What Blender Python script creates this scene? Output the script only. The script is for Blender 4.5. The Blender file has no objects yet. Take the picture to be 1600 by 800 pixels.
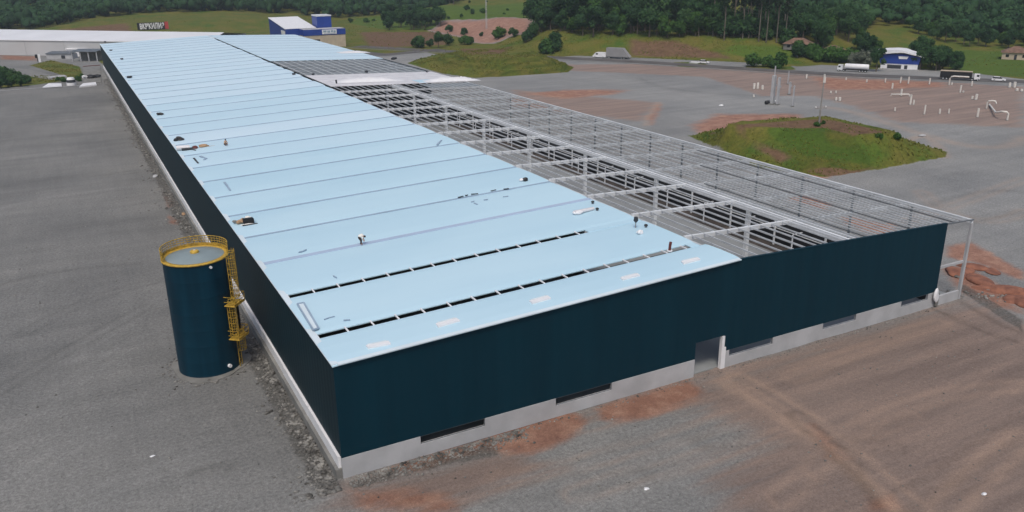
import bpy, math, random
import numpy as np
from mathutils import Vector, Matrix
R_ = math.radians
random.seed(7); RNG = np.random.default_rng(11)
S = bpy.context.scene; COL = S.collection

# ------------------------------------------------------------------ camera, sky, sun, exposure
cd = bpy.data.cameras.new('camera'); cam = bpy.data.objects.new('camera', cd); COL.objects.link(cam)
cd.sensor_width = 36; cd.lens = 29.214; cd.clip_start = 1; cd.clip_end = 6000
cam.matrix_world = Matrix(((0.88265308, 0.16571094, -0.43984476, -15.165), (-0.46991101, 0.29049354, -0.83354283, -59.647),
                           (-0.01035247, 0.94241705, 0.33427971, 41.0), (0, 0, 0, 1)))
S.camera = cam
SUN_EL, SUN_AZ = R_(58), R_(215)          # azimuth measured from +Y towards +X
w = bpy.data.worlds.new('World'); S.world = w; w.use_nodes = True
nt = w.node_tree; bg = nt.nodes['Background']
sky = nt.nodes.new('ShaderNodeTexSky'); sky.sky_type = 'NISHITA'; sky.sun_disc = False
sky.sun_elevation = SUN_EL; sky.sun_rotation = SUN_AZ; sky.dust_density = 4.0; sky.air_density = 1.0; sky.ozone_density = 1.0
nt.links.new(sky.outputs[0], bg.inputs[0]); bg.inputs[1].default_value = 0.105
sl = bpy.data.lights.new('sun', 'SUN'); sun = bpy.data.objects.new('sun', sl); COL.objects.link(sun)
sl.energy = 1.5; sl.angle = R_(14); sl.color = (1.0, 0.93, 0.82)
sd = Vector((math.sin(SUN_AZ)*math.cos(SUN_EL), math.cos(SUN_AZ)*math.cos(SUN_EL), math.sin(SUN_EL)))
sun.rotation_euler = sd.to_track_quat('Z', 'Y').to_euler(); sun.location = (0, 0, 200)
S.view_settings.view_transform = 'Standard'; S.view_settings.look = 'None'
S.view_settings.exposure = 0.17; S.view_settings.gamma = 1; S.view_settings.use_curve_mapping = False
S.cycles.max_bounces = 6; S.cycles.diffuse_bounces = 3; S.cycles.use_denoising = True

# ------------------------------------------------------------------ dimensions of the building (metres)
HW, HC, W, W2, XR, ZR, LB = 10.62, 2.0, 75.5, 80.57, 42.54, 12.08, 330.5
def zroof(x): return HW + (ZR-HW)*x/XR if x <= XR else ZR - (ZR-HW)*(x-XR)/(W2-XR)

# ------------------------------------------------------------------ terrain
#TERRAIN-BEGIN
def sstep(a, b, x):
    t = np.clip((x-a)/(b-a), 0, 1); return t*t*(3-2*t)
def poly_sd(x, y, P):
    """signed distance to a polygon, positive inside"""
    x = np.asarray(x, float); y = np.asarray(y, float); P = np.asarray(P, float)
    d = np.full(x.shape, 1e18); ins = np.zeros(x.shape, bool)
    for i in range(len(P)):
        ax, ay = P[i]; bx, by = P[(i+1) % len(P)]
        ex, ey = bx-ax, by-ay; L = ex*ex+ey*ey+1e-9
        t = np.clip(((x-ax)*ex+(y-ay)*ey)/L, 0, 1)
        d = np.minimum(d, (x-ax-t*ex)**2+(y-ay-t*ey)**2)
        c = ((ay > y) != (by > y)) & (x < ex*(y-ay)/(ey if abs(ey) > 1e-9 else 1e-9)+ax)
        ins ^= c
    return np.where(ins, 1, -1)*np.sqrt(d)
def vnoise(x, y, s, seed=0):
    """smooth value noise in 0..1"""
    x = np.asarray(x, float)/s; y = np.asarray(y, float)/s
    xi = np.floor(x).astype(np.int64); yi = np.floor(y).astype(np.int64); fx = x-xi; fy = y-yi
    fx = fx*fx*(3-2*fx); fy = fy*fy*(3-2*fy)
    def h(a, b):
        n = (a*374761393 + b*668265263 + seed*1442695) & 0x7fffffff
        n = ((n ^ (n >> 13))*1274126177) & 0x7fffffff
        return ((n ^ (n >> 16)) & 0xffff)/65535.0
    return (h(xi, yi)*(1-fx)+h(xi+1, yi)*fx)*(1-fy)+(h(xi, yi+1)*(1-fx)+h(xi+1, yi+1)*fx)*fy
def fbm(x, y, s, seed=0, o=4):
    a, t, n = 1.0, 0, 0
    for i in range(o):
        t = t+a*vnoise(x, y, s, seed+i*17); n += a; a *= .5; s *= .5
    return t/n
ROAD = [(122, 372), (137, 346), (180, 270), (203, 234), (236, 164), (278, 112), (330, 40), (380, -30)]
MOUND_A = [(116.2,284.2), (114.9,244.0), (119.8,225.3), (134.5,222.4), (158.4,220.6), (169.1,233.4), (177.7,272.7), (174.8,304.6), (148.3,313.2), (127.7,298.8)]
TOP_A = [(133.9,265.8), (157.9,272.2), (161.4,256.7), (153.8,237.8), (140.2,238.4), (130.5,250.4)]
MOUND_B = [(118.1,99.5), (108.6,66.0), (114.7,53.0), (131.8,51.7), (150.4,52.4), (155.2,55.5), (154.5,66.6), (157.2,80.0), (156.2,91.2), (132.3,98.2), (119.8,99.0)]
TOP_B = [(115.1,82.8), (120.9,83.9), (141.5,78.2), (141.2,67.9), (140.1,58.0), (133.5,57.2), (127.7,63.9), (119.3,74.1)]
BANK = [(169.8,288.7), (193.0,270.0), (210.1,249.0), (227.6,222.4), (243.3,200.9), (255.7,190.1), (330,180), (640,330), (560,760), (200,560), (198,420)]
HILL = [(-60,560), (-20,545), (30,512), (90,505), (150,515), (175,560), (150,680), (60,720), (-30,690)]
def terrain(x, y):
    x = np.asarray(x, float); y = np.asarray(y, float)
    dx, dy = x+15.2, y+59.6; r = np.hypot(dx, dy); az = np.degrees(np.arctan2(dx, np.maximum(dy, -1e6)))
    z = 0.25*(fbm(x, y, 45, 3)-.5)*sstep(25, 60, np.hypot(np.maximum(np.abs(x-40)-45, 0), np.maximum(np.abs(y-165)-170, 0)))
    z = z+(.10*(fbm(x, y, 3.2, 51, 3)-.5)+.16*(fbm(x, y, 11, 57, 2)-.5))*(1-sstep(110, 150, y))
    r0 = np.interp(az, [-30, 0, 20, 32, 45, 55, 62], [640, 660, 640, 560, 430, 400, 390])
    z = z+sstep(0, 700, r-r0)*95*(0.75+0.5*fbm(x, y, 260, 9, 3))
    z = z+sstep(0, 60, poly_sd(x, y, HILL))*5.0
    b = poly_sd(x, y, BANK)
    z = z+sstep(0, 34, b)*8.5*np.interp(az, [30, 46, 52, 60], [1, 1, .6, .3])+sstep(0, 14, b)*1.2*(fbm(x, y, 9, 21, 3)-.4)
    def loft(base, top, h, steps):
        m = poly_sd(x, y, base); q = np.maximum(-poly_sd(x, y, top), 0); t = np.clip(np.maximum(m, 0)/(np.maximum(m, 0)+q+1e-6), 0, 1)
        if steps:
            u = t*steps; k = np.floor(u); v = k+sstep(.36, .60, u-k); wgt = sstep(118, 132, x)*.95; t = t*(1-wgt)+np.minimum(v/steps, 1)*wgt
        return h*t+(.25 if steps else .45)*(fbm(x, y, 5, 31, 3)-.5)*sstep(0, 3, m)
    z = z+loft(MOUND_A, TOP_A, 4.8, 3)
    z = z+loft(MOUND_B, TOP_B, 5.8, 0)
    return z
#TERRAIN-END

# ------------------------------------------------------------------ helpers
def tag(o, label=None, cat=None, group=None, kind=None):
    if label: o['label'] = label
    if cat: o['category'] = cat
    if group: o['group'] = group
    if kind: o['kind'] = kind
    return o
def empty(name, loc=(0, 0, 0), rz=0, label=None, cat=None, group=None):
    o = bpy.data.objects.new(name, None); COL.objects.link(o); o.location = loc; o.rotation_euler = (0, 0, rz); o.empty_display_size = .5
    return tag(o, label, cat, group)
class MB:
    """collects shapes for ONE mesh; coordinates are local to the object's parent (or its own location)"""
    def __init__(s): s.v = []; s.f = []; s.sm = []
    def add(s, vs, fs, smooth=False):
        n = len(s.v); s.v += [tuple(p) for p in vs]; s.f += [tuple(i+n for i in q) for q in fs]; s.sm += [smooth]*len(fs); return s
    def box(s, x0, x1, y0, y1, z0, z1):
        v = [(x, y, z) for x in (x0, x1) for y in (y0, y1) for z in (z0, z1)]
        return s.add(v, [(0, 1, 3, 2), (4, 6, 7, 5), (0, 4, 5, 1), (2, 3, 7, 6), (0, 2, 6, 4), (1, 5, 7, 3)])
    def bar(s, a, b, wd, ht, up=(0, 0, 1)):
        a = Vector(a); b = Vector(b); d = (b-a).normalized(); u = Vector(up)
        if abs(d.dot(u)) > .99: u = Vector((0, 1, 0))
        r = d.cross(u).normalized(); u = r.cross(d)
        v = []
        for p in (a, b):
            for i, j in ((-1, -1), (1, -1), (1, 1), (-1, 1)): v.append(p+r*wd/2*i+u*ht/2*j)
        return s.add(v, [(0, 1, 2, 3), (7, 6, 5, 4), (0, 4, 5, 1), (1, 5, 6, 2), (2, 6, 7, 3), (3, 7, 4, 0)])
    def tube(s, pts, r, n=8, cap=True):
        P = [Vector(p) for p in pts]; rr = r if isinstance(r, (list, tuple)) else [r]*len(P)
        v = []; f = []
        for i, p in enumerate(P):
            d = ((P[min(i+1, len(P)-1)]-P[max(i-1, 0)])).normalized()
            u = Vector((0, 0, 1)) if abs(d.z) < .9 else Vector((1, 0, 0))
            a = d.cross(u).normalized(); b = d.cross(a)
            for k in range(n):
                t = 2*math.pi*k/n; v.append(p+(a*math.cos(t)+b*math.sin(t))*rr[i])
        for i in range(len(P)-1):
            for k in range(n): f.append((i*n+k, i*n+(k+1) % n, (i+1)*n+(k+1) % n, (i+1)*n+k))
        s.add(v, f, n > 5)
        if cap: s.add([v[k] for k in range(n)], [tuple(range(n))]); s.add([v[-n+k] for k in range(n)], [tuple(range(n))[::-1]])
        return s
    def prism(s, poly, z0, z1):
        """extrude an (x,y) outline"""
        n = len(poly); v = [(x, y, z0) for x, y in poly]+[(x, y, z1) for x, y in poly]
        return s.add(v, [tuple(range(n))[::-1], tuple(range(n, 2*n))]+[(i, (i+1) % n, n+(i+1) % n, n+i) for i in range(n)])
    def prism_y(s, poly, y0, y1):
        """extrude an (x,z) outline along y"""
        n = len(poly); v = [(x, y0, z) for x, z in poly]+[(x, y1, z) for x, z in poly]
        return s.add(v, [tuple(range(n)), tuple(range(n, 2*n))[::-1]]+[(i, n+i, n+(i+1) % n, (i+1) % n) for i in range(n)])
    def lump(s, c, r, seed=0, sub=2, amp=.25, sq=(1, 1, 1)):
        vs, fs = ICO[sub]; rg = np.random.default_rng(seed)
        k = rg.normal(size=(4, 3))*1.6; ph = rg.uniform(0, 6, 4)
        d = 1+amp*np.sin(vs@k.T+ph).sum(1)/2
        P = vs*d[:, None]*r*np.array(sq)+np.array(c)
        return s.add(P, fs, True)
    def build(s, name, mat, parent=None, loc=None, rz=0):
        me = bpy.data.meshes.new(name); me.from_pydata([tuple(p) for p in s.v], [], s.f); me.update()
        if any(s.sm): me.polygons.foreach_set('use_smooth', s.sm)
        me.materials.append(mat)
        o = bpy.data.objects.new(name, me); COL.objects.link(o)
        if parent: o.parent = parent
        if loc is not None: o.location = loc
        if rz: o.rotation_euler = (0, 0, rz)
        return o
def ico(sub):
    t = (1+5**.5)/2
    v = [(-1, t, 0), (1, t, 0), (-1, -t, 0), (1, -t, 0), (0, -1, t), (0, 1, t), (0, -1, -t), (0, 1, -t), (t, 0, -1), (t, 0, 1), (-t, 0, -1), (-t, 0, 1)]
    f = [(0, 11, 5), (0, 5, 1), (0, 1, 7), (0, 7, 10), (0, 10, 11), (1, 5, 9), (5, 11, 4), (11, 10, 2), (10, 7, 6), (7, 1, 8), (3, 9, 4), (3, 4, 2), (3, 2, 6), (3, 6, 8), (3, 8, 9), (4, 9, 5), (2, 4, 11), (6, 2, 10), (8, 6, 7), (9, 8, 1)]
    v = [np.array(p, float)/np.linalg.norm(p) for p in v]
    for _ in range(sub):
        mid = {}; nf = []
        def m(a, b):
            k = (min(a, b), max(a, b))
            if k not in mid: p = v[a]+v[b]; v.append(p/np.linalg.norm(p)); mid[k] = len(v)-1
            return mid[k]
        for a, b, c in f:
            ab, bc, ca = m(a, b), m(b, c), m(c, a); nf += [(a, ab, ca), (b, bc, ab), (c, ca, bc), (ab, bc, ca)]
        f = nf
    return np.array(v), f
ICO = {i: ico(i) for i in range(4)}
def np_mesh(name, V, F, mat, tint=None, smooth=False):
    """mesh from numpy arrays: V (n,3), F (m,k)"""
    me = bpy.data.meshes.new(name); m, k = F.shape
    me.vertices.add(len(V)); me.vertices.foreach_set('co', np.ascontiguousarray(V, np.float32).ravel())
    me.loops.add(m*k); me.loops.foreach_set('vertex_index', np.ascontiguousarray(F, np.int32).ravel())
    me.polygons.add(m); me.polygons.foreach_set('loop_start', np.arange(0, m*k, k, dtype=np.int32))
    try: me.polygons.foreach_set('loop_total', np.full(m, k, np.int32))
    except Exception: pass
    if smooth: me.polygons.foreach_set('use_smooth', np.ones(m, bool))
    if tint is not None:
        a = me.attributes.new('tint', 'FLOAT', 'FACE'); a.data.foreach_set('value', np.ascontiguousarray(tint, np.float32))
    me.update(); me.validate(); me.materials.append(mat); return me
def link(name, me, parent=None, loc=None):
    o = bpy.data.objects.new(name, me); COL.objects.link(o)
    if parent: o.parent = parent
    if loc is not None: o.location = loc
    return o
def dup(root, loc, rz=0, scale=None, label=None, group=None):
    r = root.copy(); COL.objects.link(r); r.location = loc; r.rotation_euler = (0, 0, rz)
    if scale is not None: r.scale = scale if isinstance(scale, (tuple, list)) else (scale,)*3
    if label: r['label'] = label
    if group: r['group'] = group
    for ch in list(root.children):
        c = ch.copy(); COL.objects.link(c); c.parent = r
        for g in list(ch.children):
            d = g.copy(); COL.objects.link(d); d.parent = c
    return r
def tz(x, y): return float(terrain(np.array([x]), np.array([y]))[0])

# ------------------------------------------------------------------ materials
def mat(name, col, rough=.6, noise=0, scale=3, bump=0, metal=0, col2=None, spec=.5, stretch=(1, 1, 1), detail=5, bscale=None):
    m = bpy.data.materials.new(name); m.use_nodes = True; n = m.node_tree; b = n.nodes['Principled BSDF']
    b.inputs['Roughness'].default_value = rough; b.inputs['Metallic'].default_value = metal
    b.inputs['Specular IOR Level'].default_value = spec
    b.inputs['Base Color'].default_value = (*col, 1)
    if noise or col2 or bump:
        tc = n.nodes.new('ShaderNodeTexCoord'); mp = n.nodes.new('ShaderNodeMapping'); mp.inputs['Scale'].default_value = stretch
        n.links.new(tc.outputs['Object'], mp.inputs[0])
        t = n.nodes.new('ShaderNodeTexNoise'); t.inputs['Scale'].default_value = scale; t.inputs['Detail'].default_value = detail
        n.links.new(mp.outputs[0], t.inputs[0])
        c2 = col2 or tuple(c*(1-noise) for c in col)
        r = n.nodes.new('ShaderNodeValToRGB'); r.color_ramp.elements[0].position = .35; r.color_ramp.elements[1].position = .65
        r.color_ramp.elements[0].color = (*c2, 1); r.color_ramp.elements[1].color = (*col, 1)
        n.links.new(t.outputs[0], r.inputs[0]); n.links.new(r.outputs[0], b.inputs['Base Color'])
        if bump:
            t2 = n.nodes.new('ShaderNodeTexNoise'); t2.inputs['Scale'].default_value = bscale or scale*2; t2.inputs['Detail'].default_value = 6
            n.links.new(mp.outputs[0], t2.inputs[0])
            bp = n.nodes.new('ShaderNodeBump'); bp.inputs['Strength'].default_value = bump; bp.inputs['Distance'].default_value = .1
            n.links.new(t2.outputs[0], bp.inputs['Height']); n.links.new(bp.outputs[0], b.inputs['Normal'])
    return m
M = dict(
    cladding=mat('cladding_teal', (.0004, .024, .040), .6, .18, .22, spec=.14),
    cladding_side=mat('cladding_teal_side', (.004, .022, .032), .6, .18, .2, spec=.14),
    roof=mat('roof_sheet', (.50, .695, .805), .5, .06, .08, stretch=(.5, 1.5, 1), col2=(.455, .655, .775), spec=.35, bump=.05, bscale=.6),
    roof_mid=mat('roof_sheet_sheen', (.535, .715, .825), .5, .06, .08, stretch=(.5, 1.5, 1), col2=(.495, .685, .80), spec=.35, bump=.05, bscale=.6),
    roof_far=mat('roof_sheet_far_sheen', (.59, .745, .85), .5, .06, .08, stretch=(.5, 1.5, 1), col2=(.55, .72, .83), spec=.35),
    roof_edge=mat('roof_edge', (.66, .76, .82), .5, .08, .3, spec=.3),
    seam=mat('roof_seam', (.30, .40, .52), .6, .15, .4),
    seam_wide=mat('roof_gutter', (.40, .50, .66), .6, .1, .3),
    film=mat('white_film', (.74, .74, .76), .45, .18, .35, bump=.6, bscale=1.2, col2=(.60, .59, .62)),
    white=mat('white_paint', (.78, .79, .82), .5, .08, .8),
    concrete=mat('pale_concrete', (.44, .45, .47), .85, .2, .35, bump=.15, bscale=6),
    concrete_dk=mat('grey_concrete', (.22, .22, .21), .9, .3, .5, bump=.3, bscale=5),
    floor=mat('slab', (.29, .305, .31), .8, .28, .06, bump=.1, bscale=2, stretch=(2.5, .6, 1)),
    earth=mat('shaded_earth', (.085, .068, .060), .9, .6, .2, bump=.4, col2=(.022, .020, .019)),
    steel=mat('galvanised_steel', (.60, .63, .66), .5, .25, .6, metal=.05),
    steel_dk=mat('grey_steel', (.16, .18, .20), .5, .3, .6, metal=.2),
    steel_wh=mat('white_steel', (.72, .75, .78), .5, .15, .6),
    deck=mat('grey_deck', (.26, .29, .31), .6, .45, .5, stretch=(.4, 2.5, 1)),
    tank=mat('tank_blue', (.0008, .028, .050), .5, .2, .35, spec=.16, stretch=(1, 1, .4)),
    yellow=mat('yellow_paint', (.56, .36, .05), .6, .35, 3),
    yellow_dk=mat('weathered_yellow', (.48, .31, .035), .7, .5, 3),
    tanktop=mat('tank_top', (.23, .29, .31), .6, .15, .5),
    black=mat('black_plastic', (.008, .008, .010), .5),
    dark=mat('dark_scrap', (.035, .04, .05), .7, .4, 3),
    tan=mat('tan_wood', (.42, .27, .16), .7, .3, 4),
    red=mat('dark_red', (.13, .025, .02), .6, .3, 4),
    redbanner=mat('red_cloth', (.42, .05, .05), .7),
    blue=mat('blue_paint', (.012, .05, .30), .45, .15, .3),
    beige=mat('beige_wall', (.52, .44, .34), .8, .2, .4),
    tile=mat('clay_tile', (.20, .12, .085), .8, .4, .8),
    glass=mat('dark_glass', (.015, .02, .025), .12),
    rubber=mat('rubber', (.012, .012, .012), .8),
    bark=mat('bark', (.16, .13, .10), .9, .4, 3, stretch=(1, 1, .3)),
    bark_pale=mat('bark_pale', (.15, .135, .11), .9, .4, 2, stretch=(1, 1, .3)),
    asphalt=mat('asphalt', (.115, .108, .104), .85, .35, .15, bump=.1, stretch=(1, 1, 1)),
    pipe=mat('pvc_pipe', (.72, .70, .66), .5, .2, .5),
    greybox=mat('grey_tarp', (.27, .27, .28), .8, .12, .4),
    skin=mat('skin', (.50, .30, .22), .6), cloth_wh=mat('white_cloth', (.75, .74, .70), .8), cloth_dk=mat('dark_cloth', (.035, .022, .018), .8),
    cloth_tan=mat('tan_cloth', (.50, .34, .22), .8), hair=mat('hair', (.012, .010, .010), .7),
    stone=mat('rubble_stone', (.27, .265, .25), .9, .5, .9, col2=(.045, .043, .040)),
    red_earth=mat('red_earth', (.28, .12, .075), .95, .5, 1.2, bump=.5, col2=(.15, .062, .042)),
    wood=mat('pole_wood', (.30, .29, .28), .8, .3, 1),
)
def ribs(m, axis, scale, strength):
    n = m.node_tree; b = n.nodes['Principled BSDF']; tc = n.nodes.new('ShaderNodeTexCoord'); wv = n.nodes.new('ShaderNodeTexWave')
    wv.wave_type = 'BANDS'; wv.bands_direction = axis; wv.wave_profile = 'SIN'; wv.inputs['Scale'].default_value = scale
    n.links.new(tc.outputs['Object'], wv.inputs[0]); bp = n.nodes.new('ShaderNodeBump'); bp.inputs['Strength'].default_value = strength; bp.inputs['Distance'].default_value = .04
    n.links.new(wv.outputs['Fac'], bp.inputs['Height']); n.links.new(bp.outputs[0], b.inputs['Normal'])
def streaks(m, axis_scale, scale, c2, c1):
    n = m.node_tree
    for q in n.nodes:
        if q.type == 'MAPPING': q.inputs['Scale'].default_value = axis_scale
        if q.type == 'TEX_NOISE': q.inputs['Scale'].default_value = scale
        if q.type == 'VALTORGB': q.color_ramp.elements[0].color = (*c2, 1); q.color_ramp.elements[1].color = (*c1, 1)
streaks(M['cladding'], (1, 1, .06), .55, (.0005, .0215, .036), (.0009, .0255, .042))
streaks(M['tank'], (1, 1, .07), 1.1, (.0006, .022, .041), (.0016, .032, .057))
ribs(M['cladding'], 'X', .32, .25); ribs(M['cladding_side'], 'Y', .32, .25)
def leaf_mat(name, cols):
    m = bpy.data.materials.new(name); m.use_nodes = True; n = m.node_tree; b = n.nodes['Principled BSDF']
    b.inputs['Roughness'].default_value = .75; b.inputs['Specular IOR Level'].default_value = .25
    a = n.nodes.new('ShaderNodeAttribute'); a.attribute_name = 'tint'
    oi = n.nodes.new('ShaderNodeObjectInfo')
    mx = n.nodes.new('ShaderNodeMath'); mx.operation = 'MULTIPLY_ADD'; mx.inputs[1].default_value = .35; n.links.new(oi.outputs['Random'], mx.inputs[0])
    ms = n.nodes.new('ShaderNodeMath'); ms.operation = 'MULTIPLY'; ms.inputs[1].default_value = .65
    n.links.new(a.outputs['Fac'], ms.inputs[0]); n.links.new(ms.outputs[0], mx.inputs[2])
    r = n.nodes.new('ShaderNodeValToRGB'); e = r.color_ramp.elements
    e[0].position = 0; e[0].color = (*cols[0], 1); e[1].position = 1; e[1].color = (*cols[-1], 1)
    for i, c in enumerate(cols[1:-1]): q = e.new((i+1)/(len(cols)-1)); q.color = (*c, 1)
    n.links.new(mx.outputs[0], r.inputs[0]); n.links.new(r.outputs[0], b.inputs['Base Color'])
    tr = n.nodes.new('ShaderNodeBsdfTranslucent'); n.links.new(r.outputs[0], tr.inputs[0])
    ad = n.nodes.new('ShaderNodeMixShader'); ad.inputs[0].default_value = .2
    n.links.new(b.outputs[0], ad.inputs[1]); n.links.new(tr.outputs[0], ad.inputs[2]); n.links.new(ad.outputs[0], n.nodes['Material Output'].inputs[0])
    return m
M['leaf'] = leaf_mat('broadleaf', [(.010, .034, .012), (.022, .070, .022), (.042, .102, .030), (.080, .145, .045)])
M['leaf_bright'] = leaf_mat('bright_leaf', [(.025, .070, .015), (.045, .115, .020), (.07, .15, .03)])
M['leaf_euca'] = leaf_mat('dull_leaf', [(.012, .030, .014), (.026, .056, .024), (.05, .085, .04)])
M['leaf_pale'] = leaf_mat('pale_leaf', [(.08, .10, .07), (.14, .16, .12), (.20, .22, .17)])
M['grass_leaf'] = leaf_mat('grass_leaf', [(.10, .14, .022), (.145, .175, .032), (.19, .19, .045), (.21, .18, .06)])

# ------------------------------------------------------------------ ground sheet with land cover
def ground_material():
    m = bpy.data.materials.new('site_ground'); m.use_nodes = True; n = m.node_tree; L = n.links; b = n.nodes['Principled BSDF']
    b.inputs['Roughness'].default_value = .92; b.inputs['Specular IOR Level'].default_value = .15
    tc = n.nodes.new('ShaderNodeTexCoord')
    def noise(scale, detail=6, stretch=None, rough=.55, rot=0):
        t = n.nodes.new('ShaderNodeTexNoise'); t.inputs['Scale'].default_value = scale; t.inputs['Detail'].default_value = detail; t.inputs['Roughness'].default_value = rough
        if stretch:
            mp = n.nodes.new('ShaderNodeMapping'); mp.inputs['Scale'].default_value = stretch; mp.inputs['Rotation'].default_value = (0, 0, rot)
            L.new(tc.outputs['Object'], mp.inputs[0]); L.new(mp.outputs[0], t.inputs[0])
        else: L.new(tc.outputs['Object'], t.inputs[0])
        return t.outputs[0]
    def ramp(s, stops):
        r = n.nodes.new('ShaderNodeValToRGB'); e = r.color_ramp.elements
        e[0].position, e[0].color = stops[0][0], (*stops[0][1], 1); e[1].position, e[1].color = stops[-1][0], (*stops[-1][1], 1)
        for p, c in stops[1:-1]: q = e.new(p); q.color = (*c, 1)
        L.new(s, r.inputs[0]); return r.outputs[0]
    def math_(op, a, c=None, d=None):
        q = n.nodes.new('ShaderNodeMath'); q.operation = op
        for i, v in enumerate((a, c, d)):
            if v is None: continue
            if isinstance(v, (int, float)): q.inputs[i].default_value = v
            else: L.new(v, q.inputs[i])
        return q.outputs[0]
    def mix(f, a, c, blend='MIX'):
        q = n.nodes.new('ShaderNodeMix'); q.data_type = 'RGBA'; q.blend_type = blend
        for k, v in ((0, f), (6, a), (7, c)):
            if isinstance(v, (int, float)): q.inputs[k].default_value = v
            elif isinstance(v, tuple): q.inputs[k].default_value = (*v, 1)
            else: L.new(v, q.inputs[k])
        return q.outputs[2]
    def mask(attr, ns, amp=.9, lo=.42, hi=.58):
        a = n.nodes.new('ShaderNodeAttribute'); a.attribute_name = attr
        t = math_('ADD', a.outputs['Fac'], math_('MULTIPLY', math_('SUBTRACT', ns, .5), amp))
        r = n.nodes.new('ShaderNodeMapRange'); r.interpolation_type = 'SMOOTHSTEP'; r.inputs[1].default_value = lo; r.inputs[2].default_value = hi
        L.new(t, r.inputs[0]); return r.outputs[0]
    n1, n2, n3 = noise(.035, 8), noise(.4, 8, rough=.65), noise(3.0, 5, rough=.7)
    st = noise(.16, 8, (.22, 1.6, 1), .6, .5); st2 = noise(.5, 6, (1.4, .12, 1), .65, -.15); st3 = noise(.3, 7, (.12, 1.5, 1), .62, -.35)
    g = ramp(n1, [(.32, (.150, .153, .155)), (.5, (.182, .184, .183)), (.68, (.212, .212, .208))])
    g = mix(.75, g, ramp(st, [(.3, (.86, .86, .86)), (.5, (1, 1, 1)), (.7, (1.14, 1.13, 1.12))]), 'MULTIPLY')
    g = mix(.8, g, ramp(noise(.012, 4), [(.35, (.92, .92, .91)), (.65, (1.12, 1.12, 1.11))]), 'MULTIPLY')
    g = mix(.5, g, ramp(st2, [(.3, (.9, .9, .9)), (.7, (1.12, 1.12, 1.11))]), 'MULTIPLY')
    g = mix(.8, g, ramp(n3, [(.30, (.62, .62, .62)), (.5, (1, 1, 1)), (.68, (1.34, 1.34, 1.34))]), 'MULTIPLY')
    brown = mix(.7, ramp(st3, [(.3, (.152, .110, .094)), (.5, (.205, .150, .126)), (.7, (.268, .192, .155))]), ramp(n3, [(.3, (.8, .8, .8)), (.7, (1.2, 1.2, 1.2))]), 'MULTIPLY')
    c = mix(math_('MULTIPLY', mask('brown', st3, 1.0, .30, .75), .85), g, brown)
    red = mix(.8, ramp(n2, [(.3, (.175, .082, .056)), (.5, (.245, .125, .086)), (.7, (.35, .21, .15))]), ramp(n3, [(.3, (.8, .8, .8)), (.7, (1.2, 1.2, 1.2))]), 'MULTIPLY')
    c = mix(math_('MULTIPLY', mask('red', math_('MULTIPLY_ADD', st3, .6, math_('MULTIPLY', n2, .4)), 1.3, .26, .84), .88), c, red)
    c = mix(math_('MULTIPLY', mask('dark', n2, 1.3, .35, .8), .7), c, ramp(n3, [(.35, (.035, .034, .032)), (.65, (.13, .125, .115))]))
    def attr(nm):
        a_ = n.nodes.new('ShaderNodeAttribute'); a_.attribute_name = nm; return a_.outputs['Fac']
    n4 = noise(9.0, 3, rough=.8)
    c = mix(attr('pale'), c, mix(1.0, c, (1.24, 1.25, 1.27), 'MULTIPLY'))
    c = mix(math_('MULTIPLY', attr('trkl'), math_('MULTIPLY_ADD', n2, 1.5, .0)), c, mix(.6, mix(1.0, c, (1.3, 1.22, 1.14), 'MULTIPLY'), (.36, .26, .20)))
    c = mix(math_('MULTIPLY', attr('trkd'), math_('MULTIPLY_ADD', n2, 1.2, .0)), c, mix(1.0, c, (.50, .50, .49), 'MULTIPLY'))
    c = mix(.75, c, ramp(n4, [(.30, (.62, .62, .62)), (.5, (1, 1, 1)), (.68, (1.34, 1.34, 1.34))]), 'MULTIPLY')
    gn, gn2 = noise(.09, 7, rough=.62), noise(1.3, 6, rough=.75)
    gr = ramp(gn, [(.30, (.150, .120, .038)), (.45, (.128, .118, .026)), (.55, (.100, .112, .022)), (.68, (.060, .108, .018))])
    gr = mix(.9, gr, ramp(gn2, [(.28, (.42, .44, .42)), (.5, (1, 1, 1)), (.7, (1.42, 1.40, 1.3))]), 'MULTIPLY')
    lush = mix(.9, ramp(gn, [(.3, (.090, .140, .020)), (.7, (.068, .115, .018))]), ramp(gn2, [(.3, (.55, .55, .55)), (.7, (1.3, 1.3, 1.3))]), 'MULTIPLY')
    gr = mix(1.0, gr, (.94, 1.02, .90), 'MULTIPLY')
    gr = mix(mask('lush', gn, .8, .35, .7), gr, lush)
    gr = mix(math_('MULTIPLY', attr('weed'), math_('MULTIPLY_ADD', n2, .8, .35)), gr, mix(1.0, gr, (.36, .48, .38), 'MULTIPLY'))
    dry = mix(.9, ramp(n2, [(.3, (.105, .062, .038)), (.7, (.185, .118, .070))]), ramp(gn2, [(.3, (.6, .6, .6)), (.7, (1.3, 1.3, 1.3))]), 'MULTIPLY')
    gr = mix(mask('dry', gn, 1.0, .3, .75), gr, dry)
    c = mix(math_('MULTIPLY', attr('trkp'), math_('MULTIPLY_ADD', n2, 1.2, .0)), c, mix(1.0, c, (1.28, 1.28, 1.28), 'MULTIPLY'))
    c = mix(mask('grass', n2, .6, .42, .60), c, gr)
    L.new(c, b.inputs['Base Color'])
    bp = n.nodes.new('ShaderNodeBump'); bp.inputs['Strength'].default_value = .8; bp.inputs['Distance'].default_value = .22
    h = math_('ADD', math_('MULTIPLY', n3, .45), math_('ADD', math_('MULTIPLY', n2, .9), math_('MULTIPLY', st, .5)))
    L.new(h, bp.inputs['Height']); L.new(bp.outputs[0], b.inputs['Normal'])
    return m
def axis(segs):
    out = []
    for a, b, st in segs: out.append(np.arange(a, b, st))
    return np.concatenate(out)
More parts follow.
